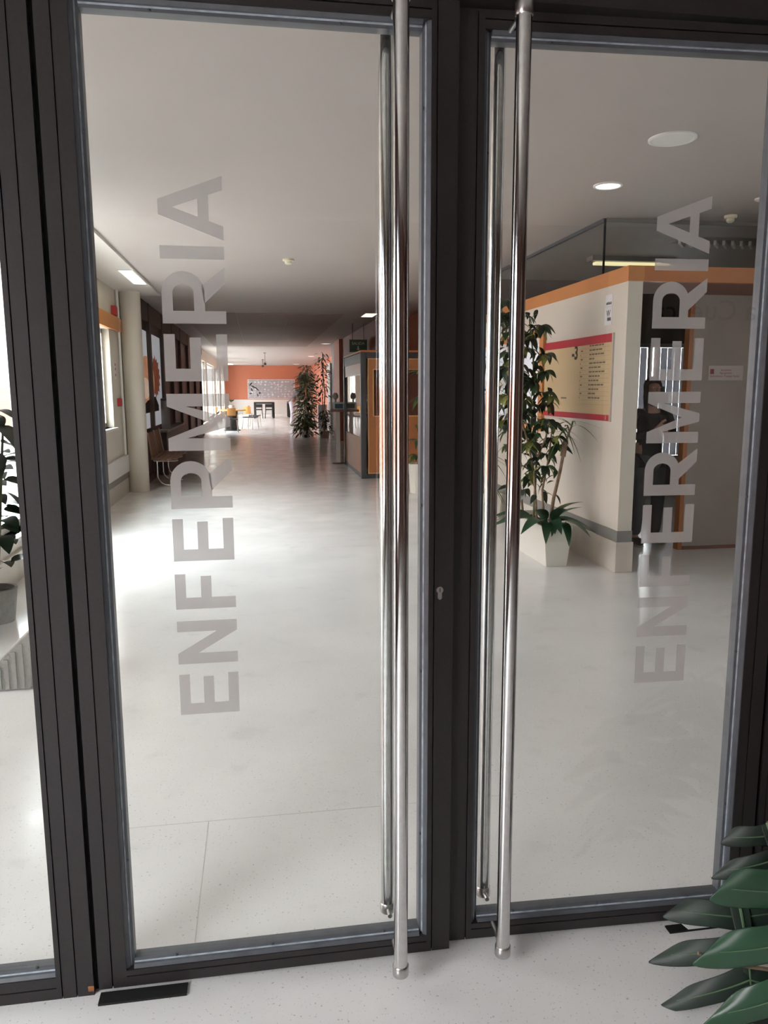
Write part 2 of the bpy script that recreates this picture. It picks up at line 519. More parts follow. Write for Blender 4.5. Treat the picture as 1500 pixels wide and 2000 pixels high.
XL = -1.92
WIN = [(6.1, 8.15, 0.35, 2.65), (8.35, 10.95, 0.98, 2.27)]
WINF = [(26.6, 30.4, 0.3, 2.5), (31.4, 36.2, 0.3, 2.5), (37.6, 41.0, 0.3, 2.4), (43.0, 46.6, 0.3, 2.4)]
wl = wall_y('wall_left', XL, XL - 0.22, 4.5, 12.2, WIN, CE + 0.1, M['wall'])
struct(wl, 'cream left wall with tall windows and low ledge', 'wall')
bl = MB().box(XL, XL + 0.03, 4.5, 12.2, 0, 0.22).build('plinth', M['plinth'], wl)
box('wall_strip', XL, XL + 0.035, 8.1, 12.2, 0.22, 0.31, M['strip'], wl)
box('ledge', XL, XL + 0.05, 8.1, 12.2, 0.31, 0.55, M['white'], wl, bevel=0.004)
box('orange_band', XL, XL + 0.05, 8.15, 12.1, 2.27, 2.46, M['orange'], wl, bevel=0.004)
wlf = wall_y('wall_left_far', XL, XL - 0.22, 26.0, 48.1, WINF, CE + 0.1, M['wall'])
struct(wlf, 'far left corridor wall with bright windows', 'wall')
def window(i, ya, yb, za, zb, label, mull):
    t = empty('window_%d' % i, (XL - 0.1, ya, za), label, 'window', kind='structure')
    f = MB()
    for (a, b2) in [(ya, ya+0.06), (yb-0.06, yb)] + [(c-0.03, c+0.03) for c in mull]:
        f.box(XL-0.16, XL-0.09, a, b2, za, zb)
    f.box(XL-0.16, XL-0.09, ya, yb, za, za+0.06); f.box(XL-0.16, XL-0.09, ya, yb, zb-0.06, zb)
    f.build('window_frame', M['win_frame'], t)
    edges = [ya+0.06] + [e for c in mull for e in (c-0.03, c+0.03)] + [yb-0.06]
    for k in range(0, len(edges), 2):
        box('pane', XL-0.128, XL-0.122, edges[k], edges[k+1], za+0.06, zb-0.06, M['glass'], t)
    box('window_sill', XL-0.2, XL+0.06, ya, yb, za-0.03, za, M['white'], t)
    portal('daylight_portal', (XL-0.25, (ya+yb)/2, (za+zb)/2), (0, R_(-90), 0), zb-za, yb-ya)
LB = ['white framed window behind the left door frame', 'white framed bright window beside the round column',
      'first bright window beyond the dark partition', 'second bright window beyond the dark partition', 'bright window beside the reading tables', 'last bright window by the salmon wall']
for i, (a, b2, z0, z1) in enumerate(WIN + WINF):  # windows
    n = max(1, round((b2 - a) / 1.3))
    window(i + 1, a, b2, z0, z1, LB[i], [a + (b2-a)*k/n for k in range(1, n)])

# unseen side bay and window, added to spread daylight over the near floor
wa = MB().box(-4.5, XL - 0.22, 4.4, 4.6, 0, CE+.1).build('wall_bay', M['wall']); struct(wa, 'cream side wall of the added window bay left of the doors', 'wall')
wa2 = MB().box(-4.5, -2.3, 1.78, 1.9, 0, 3.0).build('wall_bay_front', M['wall']); struct(wa2, 'cream front wall of the added window bay', 'wall')
t = empty('window_11', (-4.3, 1.9, 0), 'unseen full height glazing of the added bay left of the doors', 'window', kind='structure')
f = MB()
for y in (1.9, 2.7, 3.55, 4.34): f.box(-4.35, -4.28, y, y+.06, 0, CE-.03)
f.box(-4.35, -4.28, 1.9, 4.4, 0, .08); f.box(-4.35, -4.28, 1.9, 4.4, CE-.11, CE-.03)
f.build('window_frame', M['win_frame'], t)
for a, b2 in ((1.96, 2.7), (2.76, 3.55), (3.61, 4.34)): box('pane', -4.318, -4.312, a, b2, .08, CE-.11, M['glass'], t)
portal('daylight_portal', (-4.45, 3.15, 1.42), (0, R_(-90), 0), 2.8, 2.5)

# dark glazed partition, left, behind the column
pt = empty('dark_partition', (-1.75, 12.2, 0), 'dark glazed partition with slim posts behind the round column', 'partition', kind='structure')
box('back_panel', -2.1, -1.79, 12.2, 26.0, 0, CE, M['dark_part'], pt)
for y, yw in ((12.2, .14), (13.5, .22), (15.3, .12), (17.0, .12), (18.8, .12), (20.8, .12), (23.0, .12), (25.3, .12)):
    box('post', -1.79, -1.73, y, y+yw, 0, CE, M['dark_part'], pt)
box('top_rail', -1.79, -1.74, 12.2, 26, 2.58, CE, M['dark_part'], pt)
box('bottom_rail', -1.79, -1.74, 12.2, 26, 0, 0.12, M['dark_part'], pt)

# far end
wf = box('wall_far', -2.2, 6.0, 48.0, 48.2, 0, CE + 0.1, M['salmon'])
struct(wf, 'salmon red wall closing the far end of the corridor', 'wall')
box('white_dado', -1.9, 3.2, 47.96, 48.0, 0, 0.86, M['white'], wf)
wr = MB(); wr.box(2.95, 3.1, 10.3, 15.6, 0, CE+.1); wr.box(2.4, 3.1, 15.6, 24.0, 0, CE+.1)
wro = wr.build('wall_right', M['terracotta']); struct(wro, 'dark terracotta wall behind the wooden kiosk', 'wall')
wrf = box('wall_right_far', 3.2, 3.4, 24.0, 48.1, 0, CE+.1, M['salmon']); struct(wrf, 'far right salmon wall behind the tall plants', 'wall')

# reception wall and office
wc = MB().box(2.83, 2.95, 5.78, 10.3, 0.34, 2.29).build('wall_reception', M['wall'])
struct(wc, 'cream reception wall carrying the floor directory', 'wall')
box('plinth', 2.815, 2.965, 5.765, 10.3, 0, 0.25, M['plinth'], wc, bevel=0.004)
box('wall_strip', 2.825, 2.955, 5.775, 10.3, 0.25, 0.34, M['strip'], wc)
box('orange_band', 2.825, 2.955, 5.775, 10.3, 2.29, 2.405, M['orange'], wc)
lt = box('trim_1', 2.955, 6.0, 5.775, 5.83, 2.29, 2.405, M['orange_x'])
struct(lt, 'orange wooden lintel band running right from the reception corner', 'trim')
so = box('trim_2', 2.955, 6.0, 5.83, 6.53, 2.29, 2.40, M['soffit'])
struct(so, 'red brown soffit above the office doorway', 'trim')
wo = MB().box(3.83, 6.0, 6.53, 6.60, 0, 2.29).build('wall_office', M['wall_grey'])
struct(wo, 'plain taupe wall beside the office doorway', 'wall')
box('door_jamb', 3.79, 3.83, 6.52, 6.60, 0, 2.29, M['orange_x'], wo)
box('skirting', 3.83, 6.0, 6.515, 6.53, 0, 0.03, M['soffit'], wo)
wb = MB()
for (x0, x1, z0, z1) in [(2.95, 4.9, 0, CE), (5.85, 6.0, 0, CE), (4.9, 5.85, 0, 0.5), (4.9, 5.85, 2.07, CE)]:
    wb.box(x0, x1, 10.0, 10.2, z0, z1)
wbo = wb.build('wall_office_back', M['dark_part']); struct(wbo, 'dark back wall of the office around its window', 'wall')
t = empty('window_8', (4.9, 10.05, 0.5), 'bright office window with pale blinds behind the standing person', 'window', kind='structure')
f = MB()
for x in (4.9, 5.26, 5.36, 5.81): f.box(x, x+0.04, 10.02, 10.08, 0.5, 2.07)
f.box(4.9, 5.85, 10.02, 10.08, 0.5, 0.55); f.box(4.9, 5.85, 10.02, 10.08, 2.02, 2.07)
f.build('window_frame', M['mid_grey'], t)
for k in range(9):
    x = 4.96 + k*0.1
    if 5.24 < x < 5.36: continue
    box('blind_slat', x, x+0.096, 10.09, 10.095, 0.55, 2.02, M['blind'], t)
box('pane', 4.94, 5.81, 10.10, 10.106, 0.55, 2.02, M['glass'], t)
portal('daylight_portal', (5.375, 10.3, 1.28), (R_(-90), 0, 0), 0.95, 1.57)
t = empty('window_12', (6.0, 2.2, 1.0), 'unseen window added in the right hand end wall for fill light', 'window', kind='structure')  # out of view, added to brighten the right side of the floor
f = MB()
for y in (2.2, 2.90): f.box(5.98, 6.04, y, y+.06, 1.0, 2.5)
f.box(5.98, 6.04, 2.2, 2.96, 1.0, 1.06); f.box(5.98, 6.04, 2.2, 2.96, 2.44, 2.5)
f.build('window_frame', M['win_frame'], t)
for a, b2 in ((2.26, 2.90),): box('pane', 6.007, 6.013, a, b2, 1.06, 2.44, M['glass'], t)
portal('daylight_portal', (6.15, 2.58, 1.75), (0, R_(90), 0), 1.5, 0.76)
ww = wall_y('wall_office_right', 5.9, 6.1, 1.9, 10.2, [(2.2, 2.96, 1.0, 2.5)], CE+.1, M['wall_grey']); struct(ww, 'right hand end wall of the lobby', 'wall')
# clear glazing above the reception wall
gl = empty('window_9', (2.88, 6.35, 2.405), 'frameless glass strip between reception wall top and ceiling', 'window', kind='structure')
box('pane', 2.877, 2.885, 6.36, 10.25, 2.405, CE-0.03, M['glass'], gl)
box('pane', 2.89, 5.9, 6.35, 6.358, 2.40, CE-0.03, M['glass'], gl)
box('seam', 2.874, 2.889, 6.348, 6.361, 2.405, CE-0.01, M['gap'], gl)
box('channel', 2.87, 2.892, 6.36, 10.25, CE-0.03, CE, M['bead'], gl)
box('channel', 2.89, 5.9, 6.343, 6.365, CE-0.03, CE, M['mid_grey'], gl)
# column
co = MB().lathe((-1.755, 11.78, 0), [(0.142, 0), (0.142, CE-0.028)], 40).build('column', M['wall'], smooth=True)
struct(co, 'round cream column standing against the left wall', 'column')
# entrance side, behind the camera
vb = MB().box(-2.3, 6.0, -3.6, -3.5, 0, 2.95).build('wall_entrance', M['vest_wall']); struct(vb, 'brown wall of the entrance hall behind the viewer', 'wall')
box('light_panel', 2.9, 5.95, -3.5, -3.47, 0, 2.6, M['vest_light'], vb)
text_mesh('sign_text', 'Enfermería Cuenca', 0.27, face_posY(5.42, -3.465, 2.11), M['ink'], vb, 0.002)
vc = box('ceiling_entrance', -2.3, 6.0, -3.6, 1.80, 2.95, 3.05, M['vest_ceiling']); struct(vc, 'dull ceiling of the entrance hall', 'ceiling')
vr = box('wall_entrance_right', 6.0, 6.1, -3.6, 1.9, 0, 3.0, M['vest_wall']); struct(vr, 'right wall of the entrance hall', 'wall')
vl = wall_y('wall_entrance_left', -2.2, -2.3, -3.6, 1.9, [(-1.5, 0.5, 0.6, 2.3)], 2.95, M['vest_wall']); struct(vl, 'left wall of the entrance hall with its wide glazed opening', 'wall')
portal('daylight_portal', (-2.35, -0.5, 1.45), (0, R_(-90), 0), 1.7, 2.0)
fd = MB().box(1.44, 6.0, 1.80, 1.90, 0, 2.95).box(-2.3, 1.44, 1.80, 1.90, 2.56, 2.95).box(-2.3, -1.42, 1.80, 1.90, 0, 2.56).build('wall_front', M['frame'])
struct(fd, 'dark metal cladding around the entrance doors', 'wall')
# outside
og = box('ground_outside', -40, -4.5, -20, 60, -0.4, -0.2, M['asphalt']); struct(og, 'grey paving outside the left windows', 'ground')
ob = empty('brick_building', (-11, 12, -0.2), 'red brick building seen through the left windows', 'building')
box('facade', -12.0, -10.6, -14, 46, -0.2, 1.55, M['brick'], ob)
box('upper_facade', -12.0, -10.6, -14, 46, 4.2, 5.2, M['brick'], ob)
box('grey_band', -11.9, -10.7, -14, 46, 1.55, 4.2, M['outside_grey'], ob)

# ================================================================== ENTRANCE DOORS
YF, YB = D, D + 0.055
YG = D + 0.026
def vstile(x0, x1, grooves, z0, z1, name, parent, side=1):
    pr = [(x0, YF)]
    for g in grooves:
        pr += [(g-0.0016, YF), (g-0.0016, YF+0.008), (g+0.0016, YF+0.008), (g+0.0016, YF)]
    pr += [(x1, YF), (x1, YB), (x0, YB)]
    return MB().prism(pr, 'Z', z0, z1).build(name, M['frame'], parent)
def hrail(z0, z1, grooves, x0, x1, name, parent):
    pr = [(YF, z0)]
    for g in grooves:
        pr += [(YF, g-0.0016), (YF+0.008, g-0.0016), (YF+0.008, g+0.0016), (YF, g+0.0016)]
    pr += [(YF, z1), (YB, z1), (YB, z0)]
    return MB().prism(pr, 'X', x0, x1).build(name, M['frame'], parent)
def bead(kind, e, s, a, b, parent):
    """two-step glazing bead from edge e towards direction s"""
    pr = [(e, YF+0.004), (e+s*0.008, YF+0.009), (e+s*0.009, YF+0.017), (e+s*0.018, YF+0.020), (e+s*0.018, YB-0.006), (e, YB-0.006)]
    if kind == 'V': o = MB().prism(pr, 'Z', a, b).build('glazing_bead', M['bead'], parent)
    else: o = MB().prism([(y, z) for z, y in pr], 'X', a, b).build('glazing_bead', M['bead'], parent)
    q = [(e+s*0.0085, YF+0.0150), (e+s*0.0120, YF+0.0172), (e+s*0.0085, YF+0.0185)]
    if kind == 'V': MB().prism(q, 'Z', a, b).build('sealant_line', M['sealant'], o)
    else: MB().prism([(y, z) for z, y in q], 'X', a, b).build('sealant_line', M['sealant'], o)
    return o
def screws(parent, pts):
    for (x, y, z, nx, nz) in pts:
        o = MB().lathe((0, 0, 0), [(0.0042, -0.001), (0.0042, 0.001), (0.003, 0.0026), (0.0008, 0.003)], 10).build('screw', M['grey_metal'], parent, smooth=True)
        q = Vector((0, 0, 1)).rotation_difference(Vector((nx, -0.35, nz)).normalized())
        o.data.transform(Matrix.Translation((x, y, z)) @ q.to_matrix().to_4x4())

# ---- flat sans capitals, unit cap height, drawn as polygons (u along the word, v up)
def arc(cx, cy, rx, ry, a0, a1, n):
    return [(cx + rx*math.cos(R_(a0 + (a1-a0)*k/n)), cy + ry*math.sin(R_(a0 + (a1-a0)*k/n))) for k in range(n+1)]
def glyph(c, wd):
    s = 0.20
    t = 0.175
    if c == 'I': return [[(0,0),(wd,0),(wd,1),(0,1)]]
    if c == 'E': return [[(0,0),(s,0),(s,1),(0,1)], [(s,0),(wd,0),(wd,t),(s,t)], [(s,1-t),(wd,1-t),(wd,1),(s,1)], [(s,0.42),(wd*0.93,0.42),(wd*0.93,0.42+t),(s,0.42+t)]]
    if c == 'F': return [[(0,0),(s,0),(s,1),(0,1)], [(s,1-t),(wd,1-t),(wd,1),(s,1)], [(s,0.40),(wd*0.93,0.40),(wd*0.93,0.40+t),(s,0.40+t)]]
    if c == 'N': return [[(0,0),(s*.95,0),(s*.95,1),(0,1)], [(wd-s*.95,0),(wd,0),(wd,1),(wd-s*.95,1)], [(s*.95,1),(s*.95,0.66),(wd-s*.95,0),(wd-s*.95,0.34)]]
    if c == 'M':
        k = s*1.02
        return [[(0,0),(k,0),(k,1),(0,1)], [(wd-k,0),(wd,0),(wd,1),(wd-k,1)],
                [(k,1),(k,0.70),(wd/2-0.075,0.0),(wd/2,0.0),(wd/2,0.34)], [(wd-k,1),(wd/2,0.34),(wd/2,0.0),(wd/2+0.075,0.0),(wd-k,0.70)]]
    if c == 'A':
        h = wd/2
        def xl(v): return (h-0.115)*v
        def xi(v): return 0.215 + (h-0.215)*v/0.78
        L = [[(0,0),(0.215,0),(xi(.78),0.78),(h,1),(h-0.115,1)], [(wd,0),(wd-0.215,0),(wd-xi(.78),0.78),(h,1),(h+0.115,1)],
             [(xi(.22),0.22),(wd-xi(.22),0.22),(wd-xi(.39),0.39),(xi(.39),0.39)]]
        return L
    if c == 'R':
        P = [[(0,0),(s,0),(s,1),(0,1)]]
        bw = wd*0.92
        ro = arc(bw-0.33, 0.665, 0.33, 0.335, 90, -90, 14)
        ri = arc(bw-0.33, 0.665, 0.13, 0.165, 90, -90, 14)
        P.append([(s,1),(s,0.83),ri[0],ro[0]])
        for k in range(14): P.append([ro[k], ri[k], ri[k+1], ro[k+1]])
        P.append([(s,0.50),(s,0.33),ro[-1],ri[-1]])
        P.append([(bw-0.50,0.34),(wd-0.24,0.0),(wd,0.0),(bw-0.22,0.38)])
        return P
LET = [('E',.705,.806),('N',.832,.938),('F',.967,1.052),('E',1.083,1.183),('R',1.207,1.327),('M',1.341,1.470),('E',1.498,1.602),('R',1.625,1.748),('I',1.764,1.792),('A',1.805,1.941)]
def lettering(xbase, cap, pane, label):
    for c, z0, z1 in LET:
        b = MB()
        for poly in glyph(c, (z1-z0)/cap):
            n = len(poly)
            V = [(xbase - v*cap, YG-0.0034, z0 + u*cap) for u, v in poly]
            b.add(V, [tuple(range(n))])
        o = b.build('letter_' + c.lower(), M['vinyl'], pane, recalc=False)
        bm = bmesh.new(); bm.from_mesh(o.data)
        bmesh.ops.remove_doubles(bm, verts=bm.verts, dist=1e-5)
        for fc in bm.faces:
            fc.normal_update()
            if fc.normal.y > 0: fc.normal_flip()
        bm.to_mesh(o.data); bm.free()

def handle(x, y, parent, sgn):
    dz = 0.03 if sgn > 0 else 0.0
    h = MB().tube([(x, y, 0.068+dz), (x, y, 2.262+dz)], 0.0172, 28).build('pull_handle', M['steel'], parent, smooth=True)
    for z0, z1 in ((0.040+dz, 0.068+dz), (2.262+dz, 2.290+dz)):
        MB().lathe((x, y, 0), [(0.0185, z0), (0.0200, z0+0.002), (0.0200, z1-0.002), (0.0185, z1)], 28).build('end_cap', M['steel_cap'], h, smooth=True)
    for z in (0.054+dz, 2.276+dz):
        ya, yb = (y + 0.015, YF) if sgn < 0 else (YB, y - 0.015)
        MB().tube([(x, ya, z), (x, yb, z)], 0.006, 14).build('standoff', M['steel_cap'], h, smooth=True)
    return h

def leaf_door(name, label, xl, xlb, xrb, xr, xgl, xgr, gl_, gr_, hinge_x, xhandle, xbase, cap):
    t = empty(name, (hinge_x, D, 0), label, 'door', kind='structure')
    z0, z1 = 0.012, 2.318
    zb, zt = 0.056, 2.278
    vstile(xl, xlb, [gl_], z0, z1, 'stile', t)
    vstile(xrb, xr, [gr_], z0, z1, 'stile', t)
    hrail(z0, zb, [0.040], xlb, xrb, 'bottom_rail', t)
    hrail(zt, z1, [2.298], xlb, xrb, 'top_rail', t)
    bead('V', xlb, 1, zb, zt, t); bead('V', xrb, -1, zb, zt, t)
    bead('H', zb, 1, xlb+0.018, xrb-0.018, t); bead('H', zt, -1, xlb+0.018, xrb-0.018, t)
    p = box('glass_pane', xlb+0.012, xrb-0.012, YG-0.003, YG+0.003, zb+0.012, zt-0.012, M['glass'], t)
    lettering(xbase, cap, p, label)
    handle(xhandle, D-0.103, t, -1)
    handle(xhandle, D+0.098, t, 1)
    yb_ = YF + 0.0205
    screws(t, [(xlb+0.12, YF+.019, zb+0.0150, 0, 1), (xlb+0.36, YF+.019, zb+0.0150, 0, 1), (xrb-0.11, YF+.019, zb+0.0150, 0, 1),
               (xlb+0.16, YF+.019, zt-0.0150, 0, -1), (xrb-0.2, YF+.019, zt-0.0150, 0, -1),
               (xrb-0.0150, YF+.019, 0.34, -1, 0), (xrb-0.0150, YF+.019, 1.2, -1, 0), (xrb-0.0150, YF+.019, 2.1, -1, 0),
               (xlb+0.0150, YF+.019, 0.34, 1, 0), (xlb+0.0150, YF+.019, 2.02, 1, 0), (xrb-0.0150, YF+.019, 0.78, -1, 0)])
    return t

d1 = leaf_door('door_1', 'left glass door leaf with dark frame, lock cylinder and vertical ENFERMERIA lettering', -0.429, -0.362, 0.399, 0.4605, -0.343, 0.383, -0.396, 0.412, -0.429, 0.311, -0.065, 0.139)
# lock cylinder on the left leaf
lk = MB()
pr = arc(0.4265, 0.993, 0.0085, 0.0085, -55, 235, 14) + arc(0.4265, 0.974, 0.005, 0.005, 180, 360, 8)
lk.prism(pr, 'Y', YF-0.004, YF+0.01)
lko = lk.build('lock_cylinder', M['brass'], d1)
box('keyhole', 0.4257, 0.4273, YF-0.0046, YF, 0.988, 0.998, M['gap'], lko)
d2 = leaf_door('door_2', 'right glass door leaf standing slightly ajar with vertical ENFERMERIA lettering', 0.4655, 0.527, 1.262, 1.327, 0.526, 1.239, 0.511, 1.290, 1.327, 0.585, 1.105, 0.139)
d2.rotation_euler = (0, 0, R_(-1.9))
# fixed frame: posts, head and sidelight
def frame_post(i, x0, x1, gr, label):
    o = vstile(x0, x1, gr, 0.0, 2.56, 'trim_%d' % i, None)
    return struct(o, label, 'post')
p1 = frame_post(3, -0.528, -0.441, [-0.515, -0.481], 'dark grooved metal post left of the double doors')
box('rubber_seal', -0.441, -0.4305, D+0.02, D+0.05, 0, 2.33, M['gap'], p1)
box('rust_patch', -0.4545, -0.4405, D-0.0015, D+0.002, 0.012, 0.026, M['rust'], p1)
p2 = frame_post(4, 1.340, 1.44, [1.357, 1.40], 'dark grooved metal post right of the double doors')
box('rubber_seal', 1.329, 1.340, D+0.02, D+0.05, 0, 2.33, M['gap'], p2)
hd = MB().prism([(YF, 2.328), (YF, 2.56), (YB, 2.56), (YB, 2.328)], 'X', -0.441, 1.34).build('trim_5', M['frame'])
struct(hd, 'dark metal head rail above the double doors', 'trim')
sl = empty('window_10', (-1.4, D, 0), 'fixed glass sidelight left of the doors', 'window', kind='structure')
hrail(0, 0.058, [0.030], -1.42, -0.528, 'bottom_rail', sl)
hrail(2.30, 2.56, [2.33], -1.42, -0.528, 'top_rail', sl)
bead('H', 0.058, 1, -1.40, -0.528, sl)
box('glass_pane', -1.42, -0.530, YG-0.003, YG+0.003, 0.078, 2.30, M['glass'], sl)
screws(sl, [(-0.575, YF+.019, 0.078, 0, 1), (-0.80, YF+.019, 0.078, 0, 1)])
# floor pivot plates and a scrap of paper
a = box('pivot_plate', -0.425, -0.215, D-0.040, D-0.001, 0.0, 0.006, M['gap'], bevel=0.001); tag(a, 'black floor pivot plate under the left door leaf', 'plate')
a = box('pivot_plate', 1.075, 1.30, D-0.030, D-0.001, 0.0, 0.005, M['gap'], bevel=0.001); tag(a, 'black floor pivot plate under the right door leaf', 'plate')
a = mesh('paper_scrap', [(1.13, D-0.028, 0.0062), (1.30, D-0.030, 0.0062), (1.30, D-0.004, 0.012), (1.12, D-0.006, 0.010), (1.13, D-0.028, 0.0056), (1.30, D-0.030, 0.0056), (1.30, D-0.004, 0.0114), (1.12, D-0.006, 0.0094)],
         [(0,1,2,3),(7,6,5,4),(0,4,5,1),(1,5,6,2),(2,6,7,3),(3,7,4,0)], M['paper']); tag(a, 'small white paper scrap wedged under the right door', 'paper')

# ================================================================== CEILING FITTINGS
def panel_light(x0, x1, y0, y1, z, label, group, m='lamp'):
    t = empty('ceiling_panel_light', ((x0+x1)/2, (y0+y1)/2, z), label, 'light', group)
    b = MB()
    b.box(x0-.015, x0, y0-.015, y1+.015, z-.006, z+.02); b.box(x1, x1+.015, y0-.015, y1+.015, z-.006, z+.02)
    b.box(x0, x1, y0-.015, y0, z-.006, z+.02); b.box(x0, x1, y1, y1+.015, z-.006, z+.02)
    b.build('frame', M['white'], t)
    box('diffuser', x0, x1, y0, y1, z-.004, z+.02, M[m], t)
panel_light(-1.55, -1.395, 9.65, 10.85, CE-.028, 'long lit ceiling panel beside the round column', 'lit ceiling panels')
panel_light(2.03, 2.25, 14.75, 15.45, CE, 'lit ceiling panel above the wooden kiosk', 'lit ceiling panels')
panel_light(-1.62, -1.35, 44.0, 46.2, CE, 'small lit ceiling panel over the far left windows', 'lit ceiling panels')
def round_light(x, y, r, lit, label, name='downlight', z=CE, cat='light', group='round ceiling fittings'):
    t = empty(name, (x, y, z), label, cat, group)
    n = 32
    rim = MB().lathe((x, y, z), [(r*0.80, -0.006), (r*0.90, -0.012), (r, -0.008), (r, 0.0), (r*0.8, 0.004)], n)
    rim.build('rim', M['white'], t, smooth=True)
    MB().lathe((x, y, z), [(r*0.82, 0.002), (r*0.82, -0.008), (r*0.5, -0.010), (0.01, -0.011)], n).build('diffuser', M['lamp_cool'] if lit else M['white'], t, smooth=True)
round_light(2.44, 5.36, 0.100, True, 'lit round downlight in the ceiling before the reception wall')
round_light(2.35, 4.34, 0.132, False, 'unlit round white ceiling fitting, the largest and nearest')
round_light(3.77, 5.55, 0.072, False, 'small round ceiling fitting above the orange lintel')
round_light(2.12, 24.6, 0.16, True, 'lit round downlight above the tall corridor plants')
round_light(2.30, 34.0, 0.16, True, 'lit round downlight far beyond the tall plants')
round_light(2.20, 45.0, 0.22, True, 'lit round downlight next to the salmon wall')
def detector(x, y, r, label, z=CE):
    t = empty('smoke_detector', (x, y, z), label, 'smoke detector', 'smoke detectors')
    MB().lathe((x, y, z), [(r, 0), (r, -0.018), (r*0.9, -0.024)], 24).build('base', M['ivory'], t, smooth=True)
    MB().lathe((x, y, z), [(r*0.62, -0.022), (r*0.62, -0.045), (r*0.4, -0.056), (0.005, -0.058)], 24).build('sensor_head', M['ivory'], t, smooth=True)
detector(0.368, 8.80, 0.062, 'ivory smoke detector in the middle of the corridor ceiling')
detector(3.86, 6.12, 0.05, 'ivory smoke detector above the orange lintel')
for i, (x, y, l, lab) in enumerate([(0.31, 31, 0.42, 'dark pendant sensor hanging mid corridor'), (0.28, 38, 0.3, 'dark pendant sensor hanging near the reading tables')]):
    t = empty('ceiling_pendant', (x, y, CE), lab, 'pendant', 'ceiling pendants')
    MB().tube([(x, y, CE), (x, y, CE-l)], 0.008, 8).build('rod', M['grey_metal'], t)
    MB().lathe((x, y, CE-l), [(0.02, 0.05), (0.055, 0.02), (0.055, -0.04), (0.02, -0.06)], 12).build('head', M['grey_metal'], t, smooth=True)
    MB().lathe((x, y, CE), [(0.05, -0.02), (0.06, 0)], 12).build('ceiling_rose', M['grey_metal'], t)
tl = empty('fluorescent_light', (4.0, 8.2, CE), 'yellow lit fluorescent fitting inside the office ceiling', 'light')
box('tube', 3.60, 4.45, 8.14, 8.22, CE-.085, CE-.055, M['tube'], tl, bevel=.008)
box('housing', 3.55, 4.5, 8.1, 8.26, CE-.05, CE, M['mid_grey'], tl)
lv = empty('louvre_reflection', (4.4, 7.1, CE), 'white slats behind the office glass standing in for a reflected louvre light', 'light')  # slats modelled in place of a louvre light reflected in the glass
box('housing', 3.95, 4.95, 7.0, 7.24, CE-.02, CE, M['mid_grey'], lv)
sl0 = MB().box(-0.012, 0.012, -0.11, 0.11, -0.04, 0.0).build('slat', M['white'], lv)
sl0.data.transform(Matrix.Rotation(R_(-38), 4, 'Z'))
for k in range(11):
    Mx = Matrix.Translation((4.0 + k*0.09, 7.12, CE-.02))
    if k == 0: sl0.matrix_basis = Mx
    else: copy_part(sl0, lv, Mx)

# ================================================================== LEFT SIDE THINGS
pp = MB().tube([(-1.885, 11.52, 0.56), (-1.885, 11.52, CE-.03)], 0.018, 12).build('wall_pipe', M['white'], smooth=True)
tag(pp, 'thin white vertical pipe on the wall beside the column', 'pipe')
fb = empty('fire_alarm_box', (XL, 11.28, 2.43), 'dark red fire alarm box high on the left wall', 'alarm')
box('case', XL, XL+.06, 11.20, 11.36, 2.46+.01, 2.60, M['red'], fb, bevel=.006)
box('lens', XL+.06, XL+.065, 11.24, 11.32, 2.50, 2.56, M['crimson'], fb)
fb = empty('fire_call_point', (XL, 11.33, 1.25), 'small red fire call point low on the left wall', 'alarm')
box('case', XL, XL+.05, 11.27, 11.39, 1.25, 1.36, M['red'], fb, bevel=.006)
box('push_plate', XL+.05, XL+.054, 11.29, 11.37, 1.27, 1.34, M['crimson'], fb)
fs = box('fire_notice', XL, XL+.004, 11.2, 11.3, 1.62, 1.86, M['paper'])
tag(fs, 'narrow white and red notice between the two red alarm boxes', 'sign')
for z in (1.66, 1.74, 1.80): box('red_mark', XL+.004, XL+.005, 11.22, 11.28, z, z+.035, M['crimson'], fs)

ps = empty('portrait_poster', (-1.785, 13.8, 1.1), 'tall pale poster of an orange tinted face beside the column, with added glow', 'poster')
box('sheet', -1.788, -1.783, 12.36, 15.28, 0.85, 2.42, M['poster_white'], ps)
def flat_poly(pts, x, name, m, parent):
    n = len(pts)
    V = [(x, y, z) for y, z in pts] + [(x+.001, y, z) for y, z in pts]
    F_ = [tuple(range(n)), tuple(reversed(range(n, 2*n)))] + [(i, (i+1) % n, n+(i+1) % n, n+i) for i in range(n)]
    o = mesh(name, V, F_, m, parent)
    bm = bmesh.new(); bm.from_mesh(o.data); bmesh.ops.recalc_face_normals(bm, faces=bm.faces); bm.to_mesh(o.data); bm.free()
    return o
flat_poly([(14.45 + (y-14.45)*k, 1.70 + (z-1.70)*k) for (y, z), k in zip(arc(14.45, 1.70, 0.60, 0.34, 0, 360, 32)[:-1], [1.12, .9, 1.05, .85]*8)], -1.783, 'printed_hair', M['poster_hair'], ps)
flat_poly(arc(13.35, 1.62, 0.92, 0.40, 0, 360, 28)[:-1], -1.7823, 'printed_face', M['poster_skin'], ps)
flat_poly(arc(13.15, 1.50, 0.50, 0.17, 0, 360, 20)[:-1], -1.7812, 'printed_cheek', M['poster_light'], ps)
flat_poly([(12.5, 1.10), (12.5, 1.18), (13.3, 1.30), (14.3, 1.36), (14.7, 1.2), (14.7, 1.10)], -1.7805, 'printed_jacket', M['poster_dark'], ps)
cb = empty('low_cabinet', (-1.64, 14.0, 0), 'low dark cabinet with pale top along the partition', 'cabinet')
box('body', -1.725, -1.58, 13.95, 17.2, 0, 0.74, M['dark_part'], cb)
box('top', -1.728, -1.56, 13.93, 17.22, 0.74, 0.78, M['mid_grey'], cb, bevel=.004)
cyl = empty('steel_bin', (-1.65, 14.45, 0.78), 'grey cylindrical bin standing on the low cabinet', 'bin')
